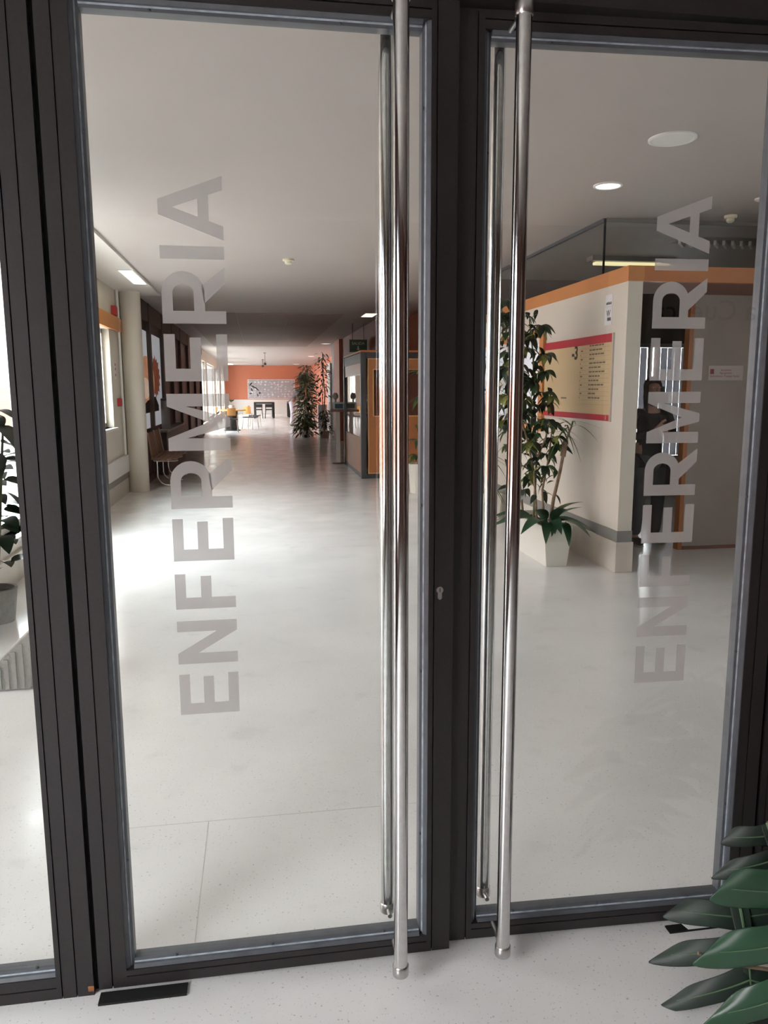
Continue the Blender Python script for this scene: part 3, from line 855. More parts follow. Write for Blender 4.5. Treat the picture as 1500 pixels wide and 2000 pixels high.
MB().lathe((-1.645, 14.5, 0.78), [(0.075, 0), (0.078, 0.02), (0.078, 0.5)], 20).build('drum', M['mid_grey'], cyl, smooth=True)
MB().lathe((-1.645, 14.5, 0.78), [(0.080, 0.5), (0.080, 0.53), (0.06, 0.545)], 20).build('lid', M['grey_metal'], cyl, smooth=True)

bn = empty('waiting_bench', (-1.48, 13.0, 0), 'waiting bench of wooden slats on curved chrome legs', 'bench')
SLAT = MB().box(-0.006, 0.006, -0.028, 0.028, -0.19, 0.19).build('back_slat', M['bench_wood'], bn, bevel=.004)
for k in range(11):
    Mx = Matrix.Translation((-1.655, 12.30 + k*0.15, 0.63)) @ Matrix.Rotation(R_(-9), 4, 'Y')
    if k == 0: SLAT.matrix_basis = Mx
    else: copy_part(SLAT, bn, Mx)
SS = MB().box(-0.034, 0.034, -0.85, 0.85, -0.010, 0.010).build('seat_slat', M['bench_wood'], bn, bevel=.004)
for k in range(5):
    Mx = Matrix.Translation((-1.60 + k*0.08, 13.05, 0.42 + 0.004*abs(k-2)))
    if k == 0: SS.matrix_basis = Mx
    else: copy_part(SS, bn, Mx)
for y in (12.32, 13.05, 13.78):
    b = MB()
    pts = [(-1.685, y, 0.83), (-1.63, y, 0.45), (-1.60, y, 0.395), (-1.55, y, 0.39), (-1.27, y, 0.39), (-1.245, y, 0.40)]
    b.tube(pts, 0.011, 10)
    b.build('support_frame', M['steel_cap'], bn, smooth=True)
    pts = [(-1.56, y, 0.385)] + [(-1.56 + 0.16*(1-math.cos(a)), y, 0.17 - 0.155*math.sin(a)) for a in [k*math.pi/16 for k in range(9)]] + [(-1.25, y, 0.013)]
    MB().tube(pts, 0.013, 10).build('leg', M['steel'], bn, smooth=True)

# concrete wedge and dark plant behind the sidelight
cw = MB().prism([(-1.46, 0.0), (-1.165, 0.0), (-1.15, 0.02), (-1.138, 0.295), (-1.155, 0.295), (-1.46, 0.02)], 'Y', 3.93, 4.18).build('concrete_wedge', M['concrete'], bevel=0.008)
tag(cw, 'ribbed grey concrete wedge on the floor behind the sidelight', 'concrete block')
rib = MB().box(-0.010, 0.010, -0.006, 0.004, 0, 0.13).build('rib', M['concrete'], cw)
for k in range(5):
    Mx = Matrix.Translation((-1.34 + k*0.036, 3.93, 0.012 + 0))
    Mx = Mx @ Matrix.Diagonal((1, 1, 0.55 + k*0.30, 1))
    if k == 0: rib.matrix_basis = Mx
    else: copy_part(rib, cw, Mx)

# ================================================================== PLANT HELPERS
def leaf_data(name, L, W, droop, material, n=6, fold=0.25, tip=0.0, widest=0.4):
    V, F_ = [], []
    for i in range(n+1):
        t_ = i / n
        wv = W/2 * (math.sin(math.pi * min(1, (t_ ** (math.log(0.5)/math.log(widest))))) ** 0.8 if 0 < t_ < 1 else 0.03)
        x = L*t_*(1 - 0.12*abs(droop)*t_)
        z = -droop*L*t_*t_
        V += [(x, wv, z + fold*wv), (x, 0, z), (x, -wv, z + fold*wv)]
    for i in range(n):
        a_ = 3*i
        F_ += [(a_, a_+1, a_+4, a_+3), (a_+1, a_+2, a_+5, a_+4)]
    me = bpy.data.meshes.new(name)
    me.from_pydata(V, [], F_); me.update()
    for p in me.polygons: p.use_smooth = True
    me.materials.append(material)
    return me
def orient(pos, d, roll=0.0, s=1.0):
    d = Vector(d).normalized()
    z = Vector((0, 0, 1)) if abs(d.z) < 0.95 else Vector((0, -1, 0))
    y = z.cross(d).normalized(); z = d.cross(y)
    m_ = Matrix((d, y, z)).transposed().to_4x4()
    m_ = Matrix.Translation(Vector(pos)) @ m_ @ Matrix.Rotation(roll, 4, 'X') @ Matrix.Scale(s, 4)
    return m_
XMAX = {}
def leaf_obj(name, me, parent, mx):
    lim = XMAX.get(parent.name)
    if lim is not None:
        far = max((mx @ v.co).x for v in me.vertices)
        if far > lim: mx = Matrix.Translation((lim - far, 0, 0)) @ mx
    o = bpy.data.objects.new(name, me)
    COL.objects.link(o); o.parent = parent
    o.matrix_parent_inverse = ROOTM[parent.name].inverted()
    o.matrix_basis = mx
    return o
def bulk_leaves(name, items, parent):
    """items (mesh data, matrix): joined foliage too small to pick apart"""
    V, F_, mats, mi = [], [], [], []
    for me, mx in items:
        n = len(V)
        V += [tuple(mx @ v.co) for v in me.vertices]
        mt_ = me.materials[0]
        if mt_ not in mats: mats.append(mt_)
        for p in me.polygons:
            F_.append(tuple(i+n for i in p.vertices)); mi.append(mats.index(mt_))
    o = mesh(name, V, F_, mats, parent, True)
    for p, k in zip(o.data.polygons, mi): p.material_index = k
    o['kind'] = 'stuff'
    return o
rnd = random.Random(11)
LF = {
    'sch': leaf_data('schefflera_leaflet', 0.105, 0.046, 0.45, M['leaf']),
    'sch_d': leaf_data('schefflera_leaflet_dark', 0.105, 0.048, 0.5, M['leaf_dark']),
    'sch_y': leaf_data('schefflera_leaflet_yellow', 0.10, 0.044, 0.45, M['leaf_yellow']),
    'lily': leaf_data('lily_leaf', 0.30, 0.105, 0.75, M['leaf_lily'], 8, 0.3),
    'lily_l': leaf_data('lily_leaf_light', 0.24, 0.09, 0.6, M['leaf'], 8, 0.3),
    'blade': leaf_data('blade_leaf', 0.34, 0.020, 0.95, M['leaf_light'], 8, 0.2, widest=0.3),
    'blade_d': leaf_data('blade_leaf_dark', 0.36, 0.022, 0.8, M['leaf'], 8, 0.2, widest=0.3),
    'oval': leaf_data('oval_leaf', 0.30, 0.16, 0.4, M['leaf_dark'], 7, 0.15),
    'far': leaf_data('far_leaf', 0.26, 0.075, 0.6, M['leaf'], 4),
    'far_l': leaf_data('far_leaf_light', 0.26, 0.08, 0.6, M['leaf_light'], 4),
    'far_d': leaf_data('far_leaf_dark', 0.26, 0.08, 0.6, M['leaf_dark'], 4),
}
def whorl(parent, pos, keys, n, s=1.0, tilt=-0.15):
    a0 = rnd.uniform(0, 6.28)
    for k in range(n):
        a_ = a0 + 2*math.pi*k/n + rnd.uniform(-.2, .2)
        d = (math.cos(a_), math.sin(a_), tilt + rnd.uniform(-.25, .3))
        p = Vector(pos) + Vector(d).normalized()*0.012
        leaf_obj('leaflet', LF[rnd.choice(keys)], parent, orient(p, d, rnd.uniform(-.5, .5), s*rnd.uniform(.8, 1.15)))
def stem(parent, pts, r0, r1, m, name='stem', n=8):
    k = len(pts)
    return MB().tube(pts, [r0 + (r1-r0)*i/(k-1) for i in range(k)], n).build(name, m, parent, smooth=True)

# ---- trough planter by the reception wall with its tall mixed plants
pl = empty('trough_planter', (2.45, 6.4, 0), 'tall schefflera and lilies in a white tapered trough planter', 'potted plant')
def taper_box(x0, x1, y0, y1, z0, z1, tx, ty, wall=0.02):
    b = MB()
    V = [(x0,y0,z0),(x1,y0,z0),(x1,y1,z0),(x0,y1,z0),(x0-tx,y0-ty,z1),(x1+tx,y0-ty,z1),(x1+tx,y1+ty,z1),(x0-tx,y1+ty,z1),
         (x0-tx+wall,y0-ty+wall,z1),(x1+tx-wall,y0-ty+wall,z1),(x1+tx-wall,y1+ty-wall,z1),(x0-tx+wall,y1+ty-wall,z1),
         (x0-tx+wall,y0-ty+wall,z1-.05),(x1+tx-wall,y0-ty+wall,z1-.05),(x1+tx-wall,y1+ty-wall,z1-.05),(x0-tx+wall,y1+ty-wall,z1-.05)]
    F_ = [(0,3,2,1),(0,1,5,4),(1,2,6,5),(2,3,7,6),(3,0,4,7),(4,5,9,8),(5,6,10,9),(6,7,11,10),(7,4,8,11),(8,9,13,12),(9,10,14,13),(10,11,15,14),(11,8,12,15),(12,13,14,15)]
    return b.add(V, F_)
XMAX[pl.name] = 2.775
taper_box(2.345, 2.525, 6.06, 6.95, 0.0, 0.34, 0.035, 0.02).build('planter', M['pot_white'], pl, bevel=.004)
box('planter_foot', 2.36, 2.51, 6.08, 6.93, 0.0, 0.02, M['pot_white'], pl)
box('soil', 2.33, 2.54, 6.06, 6.95, 0.285, 0.30, M['soil'], pl)
# trunks
TR = [[(2.47, 6.35, .29), (2.50, 6.33, .55), (2.55, 6.33, .78), (2.585, 6.35, .95)],
      [(2.40, 6.45, .29), (2.36, 6.45, .75), (2.31, 6.48, 1.0), (2.24, 6.5, 1.25), (2.20, 6.5, 1.6)],
      [(2.42, 6.6, .29), (2.44, 6.62, .8), (2.40, 6.6, 1.3), (2.36, 6.55, 1.75), (2.30, 6.5, 2.06)],
      [(2.38, 6.75, .29), (2.30, 6.75, .9), (2.24, 6.7, 1.5), (2.14, 6.65, 2.0), (2.07, 6.6, 2.2)],
      [(2.44, 6.38, .29), (2.42, 6.4, .6), (2.48, 6.42, .9), (2.50, 6.42, 1.15)],
      [(2.36, 6.38, .9), (2.42, 6.36, 1.05), (2.46, 6.38, 1.2)]]
for k, tpts in enumerate(TR):
    stem(pl, tpts, 0.017 if k == 0 else 0.012, 0.014 if k == 0 else 0.006, M['bark'] if k != 2 else M['stem'], 'trunk')
stem(pl, [(2.575, 6.345, .90), (2.60, 6.35, 1.04)], 0.026, 0.024, M['bark'], 'trunk')
stem(pl, [(2.60, 6.35, 1.02), (2.62, 6.34, 1.10), (2.645, 6.34, 1.16)], 0.012, 0.008, M['bark'], 'trunk')
# hanging tuft
for k in range(13):
    a_ = k*2.4
    d = (0.55*math.cos(a_)+0.12, 0.5*math.sin(a_), rnd.uniform(-.2, .75))
    leaf_obj('blade', LF[rnd.choice(['blade', 'blade_d'])], pl, orient((2.645, 6.34, 1.15), d, 0, rnd.uniform(.75, 1.1)))
def along(tpts, t_):
    f_ = t_*(len(tpts)-1); i = min(int(f_), len(tpts)-2); u_ = f_-i
    return Vector(tpts[i]).lerp(Vector(tpts[i+1]), u_)
for tpts, n, lo in ((TR[1], 9, .5), (TR[2], 13, .45), (TR[3], 13, .35), (TR[4], 5, .5), (TR[5], 3, .4)):
    for k in range(n):
        c = along(tpts, lo + (1-lo)*k/(n-1)) + Vector((rnd.uniform(-.13, .13), rnd.uniform(-.14, .12), rnd.uniform(-.03, .08)))
        hi = c.z > 1.55
        whorl(pl, c, ['sch_y', 'sch', 'sch_d', 'sch_d'] if hi else ['sch', 'sch_d', 'sch_y'], 6, 1.25, -0.35)
it = []
for k in range(420):
    z = rnd.uniform(.55, 2.15)
    cx = 2.38 - .12*(z-.55) + rnd.gauss(0, .09); cy = 6.62 + rnd.gauss(0, .12)
    if z < .9 and rnd.random() < .5: continue
    a_ = rnd.uniform(0, 6.28)
    it.append((LF[rnd.choice(['sch', 'sch_d', 'sch_d', 'sch_y'])], orient((min(cx, 2.6), cy, z), (math.cos(a_), math.sin(a_), rnd.uniform(-.9, .2)), rnd.uniform(-.5, .5), rnd.uniform(.8, 1.2))))
bulk_leaves('inner_foliage', it, pl)
for k in range(22):   # narrow leaves in the middle of the bush
    c = (2.34 + rnd.uniform(-.2, .2), 6.5 + rnd.uniform(-.15, .15), 1.05 + rnd.uniform(-.15, .25))
    a_ = rnd.uniform(0, 6.28)
    leaf_obj('blade', LF[rnd.choice(['blade', 'blade_d'])], pl, orient(c, (math.cos(a_), math.sin(a_), rnd.uniform(.1, .8)), 0, rnd.uniform(.5, .85)))
for k, (x, y, z, dx, dy, dz, s_, key) in enumerate([(2.36, 6.15, .33, -.5, -.5, .5, 1.0, 'lily'), (2.34, 6.25, .33, -.8, -.1, .5, 1.0, 'lily'), (2.40, 6.13, .34, -.1, -.7, .45, .8, 'lily'),
        (2.46, 6.13, .34, .35, -.6, .35, .85, 'lily'), (2.52, 6.15, .34, .9, -.4, .45, .95, 'lily'), (2.52, 6.3, .34, .7, .1, 1.1, 1.0, 'lily_l'), (2.44, 6.2, .33, .1, -.4, .9, .8, 'lily'),
        (2.38, 6.2, .33, -.3, -.3, .9, .8, 'lily'), (2.48, 6.12, .34, .05, -.9, .1, .7, 'lily'), (2.42, 6.14, .34, -.15, -.8, .15, .6, 'lily_l'), (2.37, 6.12, .34, -.35, -.8, .2, .7, 'lily'),
        (2.35, 6.4, .33, -.8, .1, .6, .9, 'lily'), (2.34, 6.55, .33, -.9, 0, .5, .9, 'lily_l'), (2.47, 6.22, .33, .4, -.1, 1.0, .6, 'lily'), (2.41, 6.11, .34, -.25, -.9, -.1, .5, 'lily_l')]):
    stem(pl, [(x, y, .29), (x + .02*dx, y + .02*dy, z + .03)], 0.004, 0.003, M['stem'], 'leaf_stalk')
    leaf_obj('lily_leaf', LF[key], pl, orient((x + .02*dx, y + .02*dy, z + .03), (dx, dy, dz), rnd.uniform(-.3, .3), s_*1.2))

# ---- second plant further along the reception wall
p2 = empty('potted_dracaena', (2.55, 8.6, 0), 'hanging narrow leaved plant in a white pot behind the right door handle', 'potted plant')
XMAX[p2.name] = 2.77
taper_box(2.42, 2.68, 8.45, 8.75, 0, 0.30, 0.03, 0.03).build('pot', M['pot_white'], p2, bevel=.004)
box('soil', 2.42, 2.68, 8.45, 8.75, 0.25, 0.262, M['soil'], p2)
stem(p2, [(2.55, 8.6, .25), (2.56, 8.6, .8), (2.53, 8.6, 1.35), (2.5, 8.58, 1.75)], 0.018, 0.01, M['bark'], 'trunk')
for (zc, n) in ((1.75, 20), (1.45, 18), (1.1, 18), (0.7, 14), (0.42, 10)):
    for k in range(n):
        a_ = rnd.uniform(0, 6.28)
        leaf_obj('blade', LF[rnd.choice(['blade', 'blade_d'])], p2, orient((2.54, 8.6, zc), (math.cos(a_), math.sin(a_), rnd.uniform(.0, .9)), 0, rnd.uniform(.9, 1.35)))

# ---- white pot in front of the kiosk
p3 = empty('potted_fern', (2.22, 10.9, 0), 'drooping green plant in a white pot before the wooden kiosk', 'potted plant')
MB().lathe((2.23, 10.9, 0), [(0.10, 0), (0.13, 0.40), (0.14, 0.42), (0.125, 0.42), (0.12, 0.37), (0.01, 0.37)], 24).build('pot', M['pot_white'], p3, smooth=True)
MB().lathe((2.23, 10.9, 0), [(0.119, 0.372), (0.119, 0.378), (0.01, 0.38)], 20).build('soil', M['soil'], p3)
stem(p3, [(2.23, 10.9, .37), (2.26, 10.9, .9), (2.30, 10.9, 1.3), (2.31, 10.9, 1.72)], 0.012, 0.006, M['bark'], 'trunk')
for (zc, n, xo) in ((1.70, 16, .31), (1.35, 14, .30), (0.95, 5, .27), (0.75, 10, .25), (0.52, 12, .23)):
    for k in range(n):
        a_ = rnd.uniform(0, 6.28)
        leaf_obj('leaf', LF[rnd.choice(['far', 'far_d', 'far_l'])], p3, orient((2.0+xo, 10.9, zc), (math.cos(a_), math.sin(a_), rnd.uniform(-.1, .7)), 0, rnd.uniform(.6, 1.05)))

# ---- dark plant by the left window
p4 = empty('dark_leaf_plant', (-1.66, 5.2, 0), 'large dark leaved plant seen through the left sidelight', 'potted plant')
MB().lathe((-1.70, 5.2, 0), [(0.10, 0), (0.125, 0.20), (0.13, 0.22), (0.11, 0.22), (0.10, 0.18), (0.01, 0.18)], 20).build('pot', M['concrete'], p4, smooth=True)
MB().lathe((-1.70, 5.2, 0), [(0.104, 0.185), (0.104, 0.19), (0.01, 0.192)], 20).build('soil', M['soil'], p4)
for k in range(5):
    a_ = k*1.257
    stem(p4, [(-1.70, 5.2, .18), (-1.69+.04*math.cos(a_), 5.2+.04*math.sin(a_), .6), (-1.66+.08*math.cos(a_), 5.2+.10*math.sin(a_), 1.25)], 0.014, 0.007, M['stem'])
for k in range(62):
    z = rnd.uniform(.34, 1.42); a_ = rnd.uniform(0, 6.28)
    rr = 0.05
    leaf_obj('leaf', LF['oval'], p4, orient((-1.65 + rr*math.cos(a_), 5.2 + rr*math.sin(a_), z), (0.55*math.cos(a_), math.sin(a_), rnd.uniform(-.3, .4)), rnd.uniform(-.6, .6), rnd.uniform(.45, .72)))

# ---- monstera in front of the right door post
def monstera_leaf(parent, base, tipdir, out, L, W, m, droop=0.35, nl=5, seed=1):
    """base: where the stalk joins; tipdir: midrib direction; out: direction the first side's lobes point"""
    rr = random.Random(seed)
    t_ = Vector(tipdir).normalized(); o_ = Vector(out); o_ = (o_ - t_*o_.dot(t_)).normalized(); nrm = o_.cross(t_).normalized()
    if nrm.y > 0: nrm = -nrm
    b, vb_ = MB(), MB()
    base = Vector(base)
    def P(u_, v_, h):  # u across, v along
        return base + o_*u_ + t_*v_ + nrm*h
    def mid_h(v_): return 0.10*L*math.sin(math.pi*min(1, v_/L))
    for sd in (1, -1):
        for i in range(nl):
            v0 = L*(0.02 + 0.86*i/nl); sp = L*0.90/nl
            ang = R_(-8 + 12*i)
            ln = W*(0.80, 1.0, 1.0, 0.9, 0.72, 0.5)[i]*rr.uniform(.93, 1.06)
            N = 7
            rows = []
            for k in range(N+1):
                s = k/N
                cu_ = sd*ln*s*math.cos(ang*(1-.3*s)); cv = v0 + sp/2 + ln*s*math.sin(ang) + 0.10*ln*s*s
                hw = sp*(0.52, 0.50, 0.47, 0.46, 0.47, 0.47, 0.43, 0.30)[k]
                h = mid_h(v0) - droop*ln*s*s + 0.035*W*math.sin(s*3)
                sl_ = 0.17*ln*s*s
                dirv = Vector((-math.sin(ang)*sd*0.6, 1)).normalized()
                pts = []
                for q in (-1, -.5, 0, .5, 1):
                    e_ = q*hw
                    pts.append(P(cu_ + dirv.x*e_ + sd*sl_*q*(1.0 if q > 0 else 1.3), cv + dirv.y*e_, h - 0.10*hw*q*q*2))
                rows.append(pts)
            V = [p for r in rows for p in r]; F_ = []
            for k in range(N):
                for q in range(4): F_.append((k*5+q, k*5+q+1, (k+1)*5+q+1, (k+1)*5+q))
            b.add(V, F_)
            vb_.tube([rows[k][2] + nrm*0.0012 for k in range(N)], [0.0022*(1-.1*k) for k in range(N)], 5)
        # strip along the midrib
    Vm, Fm = [], []
    for k in range(11):
        v_ = L*k/10; hw = W*0.14*(1 - k/11)
        Vm += [P(-hw, v_, mid_h(v_)-.002), P(0, v_, mid_h(v_)), P(hw, v_, mid_h(v_)-.002)]
    for k in range(10):
        for q in range(2): Fm.append((k*3+q, k*3+q+1, (k+1)*3+q+1, (k+1)*3+q))
    b.add(Vm, Fm)
    vb_.tube([P(0, L*k/10, mid_h(L*k/10)+.001) for k in range(11)], [0.004*(1-.08*k) for k in range(11)], 6)
    lf = b.build('leaf', m, parent, smooth=True, recalc=False)
    md = lf.modifiers.new('thickness', 'SOLIDIFY'); md.thickness = 0.0012; md.offset = 0
    sb = lf.modifiers.new('smooth', 'SUBSURF'); sb.levels = 1; sb.render_levels = 1
    vb_.build('vein', M['vein'], lf, smooth=True)
    return lf
mo = empty('monstera_plant', (1.62, 1.25, 0), 'monstera with split green leaves in front of the right door post', 'potted plant')
MB().lathe((1.66, 1.22, 0), [(0.13, 0), (0.17, 0.26), (0.18, 0.28), (0.16, 0.28), (0.15, 0.24), (0.01, 0.24)], 28).build('pot', M['concrete'], mo, smooth=True)
MB().lathe((1.66, 1.22, 0), [(0.149, 0.242), (0.149, 0.246), (0.01, 0.25)], 20).build('soil', M['soil'], mo)
LV = [((1.150, 1.42, 0.43), (0.03, -0.10, -1), (-1, 0.02, -0.30), 0.44, 0.21, 'monstera', .22, 3),
      ((1.12, 1.56, 0.25), (-0.02, -0.25, -0.8), (-1, 0.15, -.15), 0.30, 0.19, 'monstera_old', .3, 5),
      ((1.21, 1.60, 0.42), (0.1, -0.15, -0.7), (-1, .1, -.15), 0.24, 0.13, 'monstera_old', .3, 8),
      ((1.42, 1.34, 0.50), (0.15, -0.4, -0.6), (-1, -0.2, 0.1), 0.32, 0.16, 'monstera', .3, 9),
      ((1.62, 1.30, 0.75), (0.5, -0.4, -0.3), (-.6, -0.7, 0), 0.36, 0.2, 'monstera', .3, 12)]
for (bs, td, ou, L_, W_l, mm, dr, sd) in LV:
    monstera_leaf(mo, bs, td, ou, L_, W_l, M[mm], dr, 4, sd)
    stem(mo, [(1.64, 1.23, .24), ((1.64+bs[0])/2, (1.23+bs[1])/2, max(.5, bs[2])+.02), bs], 0.007, 0.004, M['stem'], 'leaf_stalk')
stem(mo, [(1.20, 1.42, .15), (1.05, 1.43, .185), (0.95, 1.45, .213)], 0.0045, 0.004, M['bark'], 'aerial_root')

# ================================================================== RECEPTION WALL SIGNS
XW = 2.83
db = empty('floor_directory', (XW, 6.7, 1.21), 'tan floor directory board with red bands and minus three', 'sign')
box('panel', XW-.014, XW, 5.985, 7.48, 1.212, 1.915, M['tan'], db, bevel=.002)
box('top_band', XW-.016, XW-.013, 6.0, 7.48, 1.846, 1.915, M['crimson'], db)
box('bottom_band', XW-.016, XW-.013, 6.0, 7.48, 1.212, 1.262, M['crimson'], db)
box('edge_strip', XW-.016, XW, 5.976, 5.985, 1.208, 1.918, M['label'], db)
text_mesh('floor_number', '-3', 0.165, face_negX(XW-.0145, 6.80, 1.735), M['ink'], db, 0.0006, bold=0.0045)
text_mesh('band_mark', 'i', 0.05, face_negX(XW-.0166, 6.06, 1.222), M['paper'], db, 0.0004, bold=0.001)
for k in range(13):
    z = 1.835 - k*0.0365
    wd = rnd.uniform(.16, .30)
    if k in (3, 11): wd *= .5
    y = 6.42
    b = MB()
    while wd > 0:
        l_ = rnd.uniform(.03, .07)
        b.box(XW-.0148, XW-.0135, y-l_, y, z-.006, z+.007); y -= l_ + .012; wd -= l_ + .012
    b.build('text_line', M['ink_soft'], db)
    if k: box('room_mark', XW-.0148, XW-.0135, 6.56 - (0 if k % 2 else -.05), 6.60, z-.006, z+.006, M['ink_soft'], db)
box('text_line', XW-.0148, XW-.0135, 6.90, 7.03, 1.383, 1.397, M['ink_soft'], db)
for k in range(14):
    box('row_rule', XW-.0144, XW-.0135, 6.03, 6.62, 1.815-k*.0365, 1.8162-k*.0365, M['ink_soft'], db)
n1 = empty('wall_notice', (XW, 6.1, 2.13), 'small upper white notice near the reception corner', 'paper')
box('sheet', XW-.003, XW, 6.04, 6.165, 2.135, 2.225, M['paper'], n1)
b = MB()
for k in range(9): b.box(XW-.0036, XW-.003, 6.055+k*.011, 6.062+k*.011, 2.147, 2.150+rnd.uniform(.008, .022))
b.build('print', M['ink'], n1)
n2 = empty('wall_notice', (XW, 6.1, 1.98), 'larger lower white notice with W mark near the reception corner', 'paper')
box('sheet', XW-.003, XW, 6.045, 6.175, 1.985, 2.130, M['paper'], n2)
text_mesh('printed_mark', 'W', 0.07, face_negX(XW-.0034, 6.142, 2.055), M['ink'], n2, 0.0003)
b = MB()
for k in range(6): b.box(XW-.0036, XW-.003, 6.06+k*.011, 6.068+k*.011, 2.018, 2.042 + (.004 if k % 2 else 0))
b.build('print', M['ink'], n2)
nb = empty('notice_board', (XW, 8.6, 1.05), 'orange framed glazed notice board behind the tall plants', 'notice board')
b = MB()
b.box(XW-.03, XW, 7.49, 9.85, 1.98, 2.05); b.box(XW-.03, XW, 7.49, 9.85, 1.05, 1.12)
b.build('rail', M['orange'], nb)
for (a_, c) in ((7.49, 7.60), (9.76, 9.85)): box('frame_stile', XW-.032, XW, a_, c, 1.05, 2.05, M['orange'], nb)
box('backing', XW-.012, XW, 7.60, 9.76, 1.12, 1.98, M['paper'], nb)
for k in range(8):
    y = 7.66 + (k % 4)*.52; z = 1.16 + (k//4)*.42
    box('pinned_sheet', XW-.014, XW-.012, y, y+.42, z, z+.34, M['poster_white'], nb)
sn = empty('office_sign', (4.17, 6.53, 1.55), 'pale office sign plate with a dark red square', 'sign')
box('plate', 3.995, 4.335, 6.523, 6.53, 1.545, 1.675, M['label'], sn, bevel=.001)
box('logo_square', 4.012, 4.048, 6.5215, 6.5235, 1.600, 1.645, M['label_red'], sn)
for z, tx, x in ((1.628, 'Secretaría', 4.165), (1.602, 'Agrupación', 4.165), (1.574, 'Enfermería i Trabajo Social', 4.155)):
    text_mesh('sign_text', tx, 0.026, face_negY(x, 6.5225, z), M['label_red'], sn, 0.0003, 'CENTER')

# ================================================================== KIOSK AND CORRIDOR THINGS
ki = empty('information_kiosk', (2.2, 14, 0), 'wood panelled information kiosk with dark grey posts and windows', 'kiosk')
box('corner_post', 1.665, 1.755, 12.75, 12.85, 0, 2.07, M['grey_metal'], ki, bevel=.006)
box('base', 1.755, 2.94, 12.77, 12.85, 0, 0.08, M['grey_metal'], ki)
box('header', 1.755, 2.94, 12.77, 12.85, 1.97, 2.07, M['grey_metal'], ki)
box('roof', 1.67, 2.94, 12.77, 15.4, 2.07, 2.10, M['orange_x'], ki)
b = MB()
b.box(1.80, 1.88, 12.78, 12.82, .085, 1.965); b.box(1.88, 2.94, 12.78, 12.82, 1.79, 1.965); b.box(1.88, 2.94, 12.78, 12.82, .085, 1.03)
b.build('front_panel', M['kiosk_wood'], ki)
b = MB()
b.box(1.785, 1.80, 12.772, 12.82, .08, 1.97); b.box(1.80, 2.94, 12.772, 12.82, 1.958, 1.97); b.box(1.80, 2.94, 12.772, 12.82, .08, .092)
b.box(1.868, 1.885, 12.772, 12.82, 1.03, 1.80); b.box(1.885, 2.94, 12.772, 12.82, 1.785, 1.80); b.box(1.885, 2.94, 12.772, 12.82, 1.02, 1.04)
b.build('edge_trim', M['kiosk_edge'], ki)
box('window_pane', 1.885, 2.94, 12.795, 12.801, 1.04, 1.785, M['dark_glass'], ki)
box('inner_wall', 1.80, 2.94, 12.95, 12.97, 0.1, 2.0, M['terracotta'], ki)
box('side_base', 1.68, 1.72, 12.85, 15.3, 0, 0.07, M['grey_metal'], ki)
box('side_panel', 1.685, 1.715, 12.86, 15.28, 0.07, 0.66, M['kiosk_wood'], ki)
box('side_header', 1.675, 1.725, 12.85, 15.3, 1.90, 2.06, M['mid_grey'], ki)
box('side_lintel', 1.685, 1.715, 12.86, 15.28, 1.72, 1.90, M['kiosk_wood'], ki)
box('side_pane', 1.697, 1.703, 12.86, 15.28, 0.66, 1.71, M['glass'], ki)
box('pane_edge', 1.69, 1.71, 12.86, 15.28, 1.705, 1.72, M['white'], ki)
box('rear_post', 1.665, 1.735, 15.28, 15.36, 0, 2.07, M['grey_metal'], ki)
box('back_wall', 1.74, 2.94, 15.30, 15.34, 0, 2.07, M['kiosk_wood'], ki)
box('counter', 1.76, 2.35, 13.1, 15.2, 1.02, 1.06, M['black'], ki)
b = MB(); b.add([(1.8,13.6,.1),(2.3,13.6,.1),(2.3,14.4,.1),(1.8,14.4,.1),(1.78,13.2,1.02),(2.34,13.2,1.02),(2.34,15.0,1.02),(1.78,15.0,1.02)], [(0,3,2,1),(4,5,6,7),(0,1,5,4),(1,2,6,5),(2,3,7,6),(3,0,4,7)])
b.build('counter_pedestal', M['soffit'], ki)
mn = empty('computer_monitor', (2.0, 14.2, 1.06), 'black monitor on the counter inside the kiosk', 'monitor')
box('screen_case', 1.93, 1.98, 13.7, 14.5, 1.13, 1.40, M['black'], mn, bevel=.008)
box('stand', 1.94, 2.02, 14.05, 14.15, 1.06, 1.2, M['black'], mn)
box('display', 1.926, 1.93, 13.74, 14.46, 1.16, 1.38, M['screen'], mn)
lg = empty('side_counter', (1.56, 15.6, 0), 'narrow standing counter on a pale post behind the kiosk', 'counter')
box('post', 1.53, 1.60, 15.50, 15.58, 0, 1.03, M['label'], lg)
box('shelf', 1.42, 1.74, 15.42, 15.66, 1.03, 1.07, M['soffit'], lg, bevel=.005)
MB().lathe((1.565, 15.54, 0), [(0.12, 0), (0.12, 0.015), (0.05, 0.02)], 20).build('base', M['grey_metal'], lg)
tv = empty('desk_terminal', (1.56, 15.55, 1.07), 'rounded blue grey terminal on the narrow standing counter', 'terminal')
box('case', 1.46, 1.70, 15.46, 15.62, 1.075, 1.22, M['outside_grey'], tv, bevel=.03)
box('screen', 1.50, 1.66, 15.452, 15.462, 1.10, 1.19, M['screen'], tv)
MB().lathe((1.52, 15.55, 1.22), [(0.02, 0), (0.02, .05), (0.055, .08), (0.06, .13), (0.03, .18), (.01, .185)], 16).build('lamp_head', M['mid_grey'], tv, smooth=True)
ex = empty('exit_sign', (2.16, 17.0, 2.3), 'dark green exit sign hanging above the kiosk', 'sign')
box('case', 1.98, 2.36, 17.0, 17.03, 2.27, 2.52, M['exit_green'], ex, bevel=.004)
b = MB(); b.box(1.975, 2.365, 16.996, 17.0, 2.515, 2.53); b.box(1.975, 2.365, 16.996, 17.0, 2.26, 2.272); b.box(2.355, 2.368, 16.996, 17.0, 2.26, 2.53)
b.build('border', M['stem'], ex)
